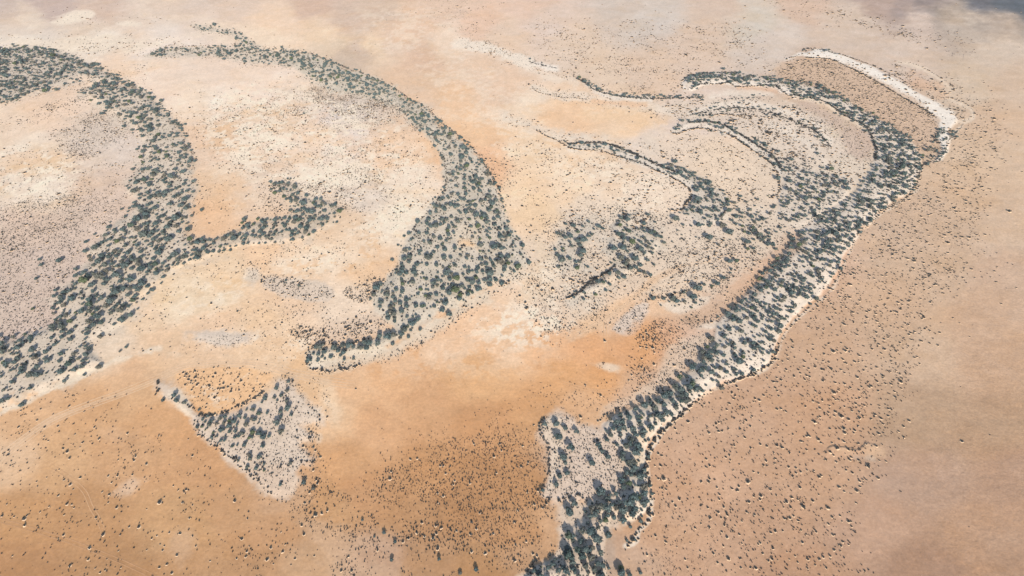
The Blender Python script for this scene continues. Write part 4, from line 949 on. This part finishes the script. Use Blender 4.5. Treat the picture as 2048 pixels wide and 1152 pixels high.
def mass(name, pts, z, col, kinds, label, cat, squash=(0.75, 1.2)):
    n = len(pts)
    me = bpy.data.meshes.new(name)
    me.vertices.add(n)
    me.vertices.foreach_set('co', np.stack([pts[:, 0], pts[:, 1], z], 1).astype(np.float32).ravel())
    sc_ = np.stack([pts[:, 2] * rng.uniform(.85, 1.15, n), pts[:, 2] * rng.uniform(.85, 1.15, n), pts[:, 2] * rng.uniform(*squash, n)], 1)
    rot = np.stack([np.zeros(n), np.zeros(n), rng.uniform(0, 6.283, n)], 1)
    for nm, v in (('plant_scale', sc_), ('plant_turn', rot)):
        at = me.attributes.new(nm, 'FLOAT_VECTOR', 'POINT'); at.data.foreach_set('vector', v.astype(np.float32).ravel())
    at = me.attributes.new('plant_kind', 'INT', 'POINT'); at.data.foreach_set('value', rng.integers(0, kinds, n).astype(np.int32))
    o = link(name, me)
    ng = bpy.data.node_groups.new(name, 'GeometryNodeTree')
    ng.interface.new_socket('Geometry', in_out='INPUT', socket_type='NodeSocketGeometry')
    ng.interface.new_socket('Geometry', in_out='OUTPUT', socket_type='NodeSocketGeometry')
    N, K = ng.nodes.new, ng.links.new
    gi, go = N('NodeGroupInput'), N('NodeGroupOutput')
    ci = N('GeometryNodeCollectionInfo'); ci.inputs['Collection'].default_value = col
    ci.inputs['Separate Children'].default_value = True; ci.inputs['Reset Children'].default_value = True
    ip = N('GeometryNodeInstanceOnPoints'); ip.inputs['Pick Instance'].default_value = True
    def attr(nm, ty):
        q = N('GeometryNodeInputNamedAttribute'); q.data_type = ty; q.inputs['Name'].default_value = nm
        return q.outputs['Attribute']
    K(gi.outputs[0], ip.inputs['Points']); K(ci.outputs[0], ip.inputs['Instance'])
    K(attr('plant_kind', 'INT'), ip.inputs['Instance Index'])
    K(attr('plant_turn', 'FLOAT_VECTOR'), ip.inputs['Rotation']); K(attr('plant_scale', 'FLOAT_VECTOR'), ip.inputs['Scale'])
    K(ip.outputs[0], go.inputs[0])
    md = o.modifiers.new('plants', 'NODES'); md.node_group = ng
    o['kind'] = 'stuff'; o['label'] = label; o['category'] = cat
    return o

mass('woodland', mass_trees, heights(mass_trees) - 0.05, kinds_collection('tree_kind', [t[2] for t in TREE_KINDS]), len(TREE_KINDS), 'grey-green trees massed along the curved strand ridges', 'woodland')
sp = to_survey(mass_shrubs[:, 0], mass_shrubs[:, 1])
wood_here = np.zeros(len(mass_shrubs))
for shape, *_ in WOODS + [(PATCH_BED,), (KNOLL_BED,)]:
    wood_here = np.maximum(wood_here, cover(sp[0], sp[1], shape, 8))
low = mass_shrubs[:, 2] <= 0.72
big = ~low & (wood_here < .4)
bushy = ~low & (wood_here >= .4)
mass('saltbush', mass_shrubs[big], heights(mass_shrubs[big]), kinds_collection('shrub_kind', SHRUB_KINDS), len(SHRUB_KINDS), 'countless dark saltbush shrubs dotted over the sand', 'shrubs')
mass('undergrowth', mass_shrubs[bushy], heights(mass_shrubs[bushy]), kinds_collection('bush_kind', BUSH_KINDS), len(BUSH_KINDS), 'low grey bushes growing between the trees of the strand woods', 'bushes')
mass('ground_cover', mass_shrubs[low], heights(mass_shrubs[low]), kinds_collection('scrub_kind', SCRUB_KINDS), len(SCRUB_KINDS), 'fine speckle of tiny dark scrub on the sand', 'scrub')

# ------------------------------------------------------------------ thin desert haze between the camera and the far shore
def haze_box(density):
    import bmesh
    bm = bmesh.new()
    bmesh.ops.create_cube(bm, size=1.0)
    me = bpy.data.meshes.new('haze'); bm.to_mesh(me); bm.free()
    m = bpy.data.materials.new('haze_air'); m.use_nodes = True
    nt = m.node_tree
    nt.nodes.remove(nt.nodes['Principled BSDF'])
    v = nt.nodes.new('ShaderNodeVolumePrincipled')
    v.inputs['Color'].default_value = (0.98, 0.94, 0.88, 1); v.inputs['Density'].default_value = density
    v.inputs['Anisotropy'].default_value = 0.0
    nt.links.new(v.outputs[0], nt.nodes['Material Output'].inputs['Volume'])
    me.materials.append(m)
    o = link('haze', me)
    o.scale = (40000, 40000, 362); o.location = (0, 0, 176)
    o['kind'] = 'stuff'; o['label'] = 'thin pale dusty haze over the desert plain'; o['category'] = 'haze'
    return o
haze_box(0.00004)
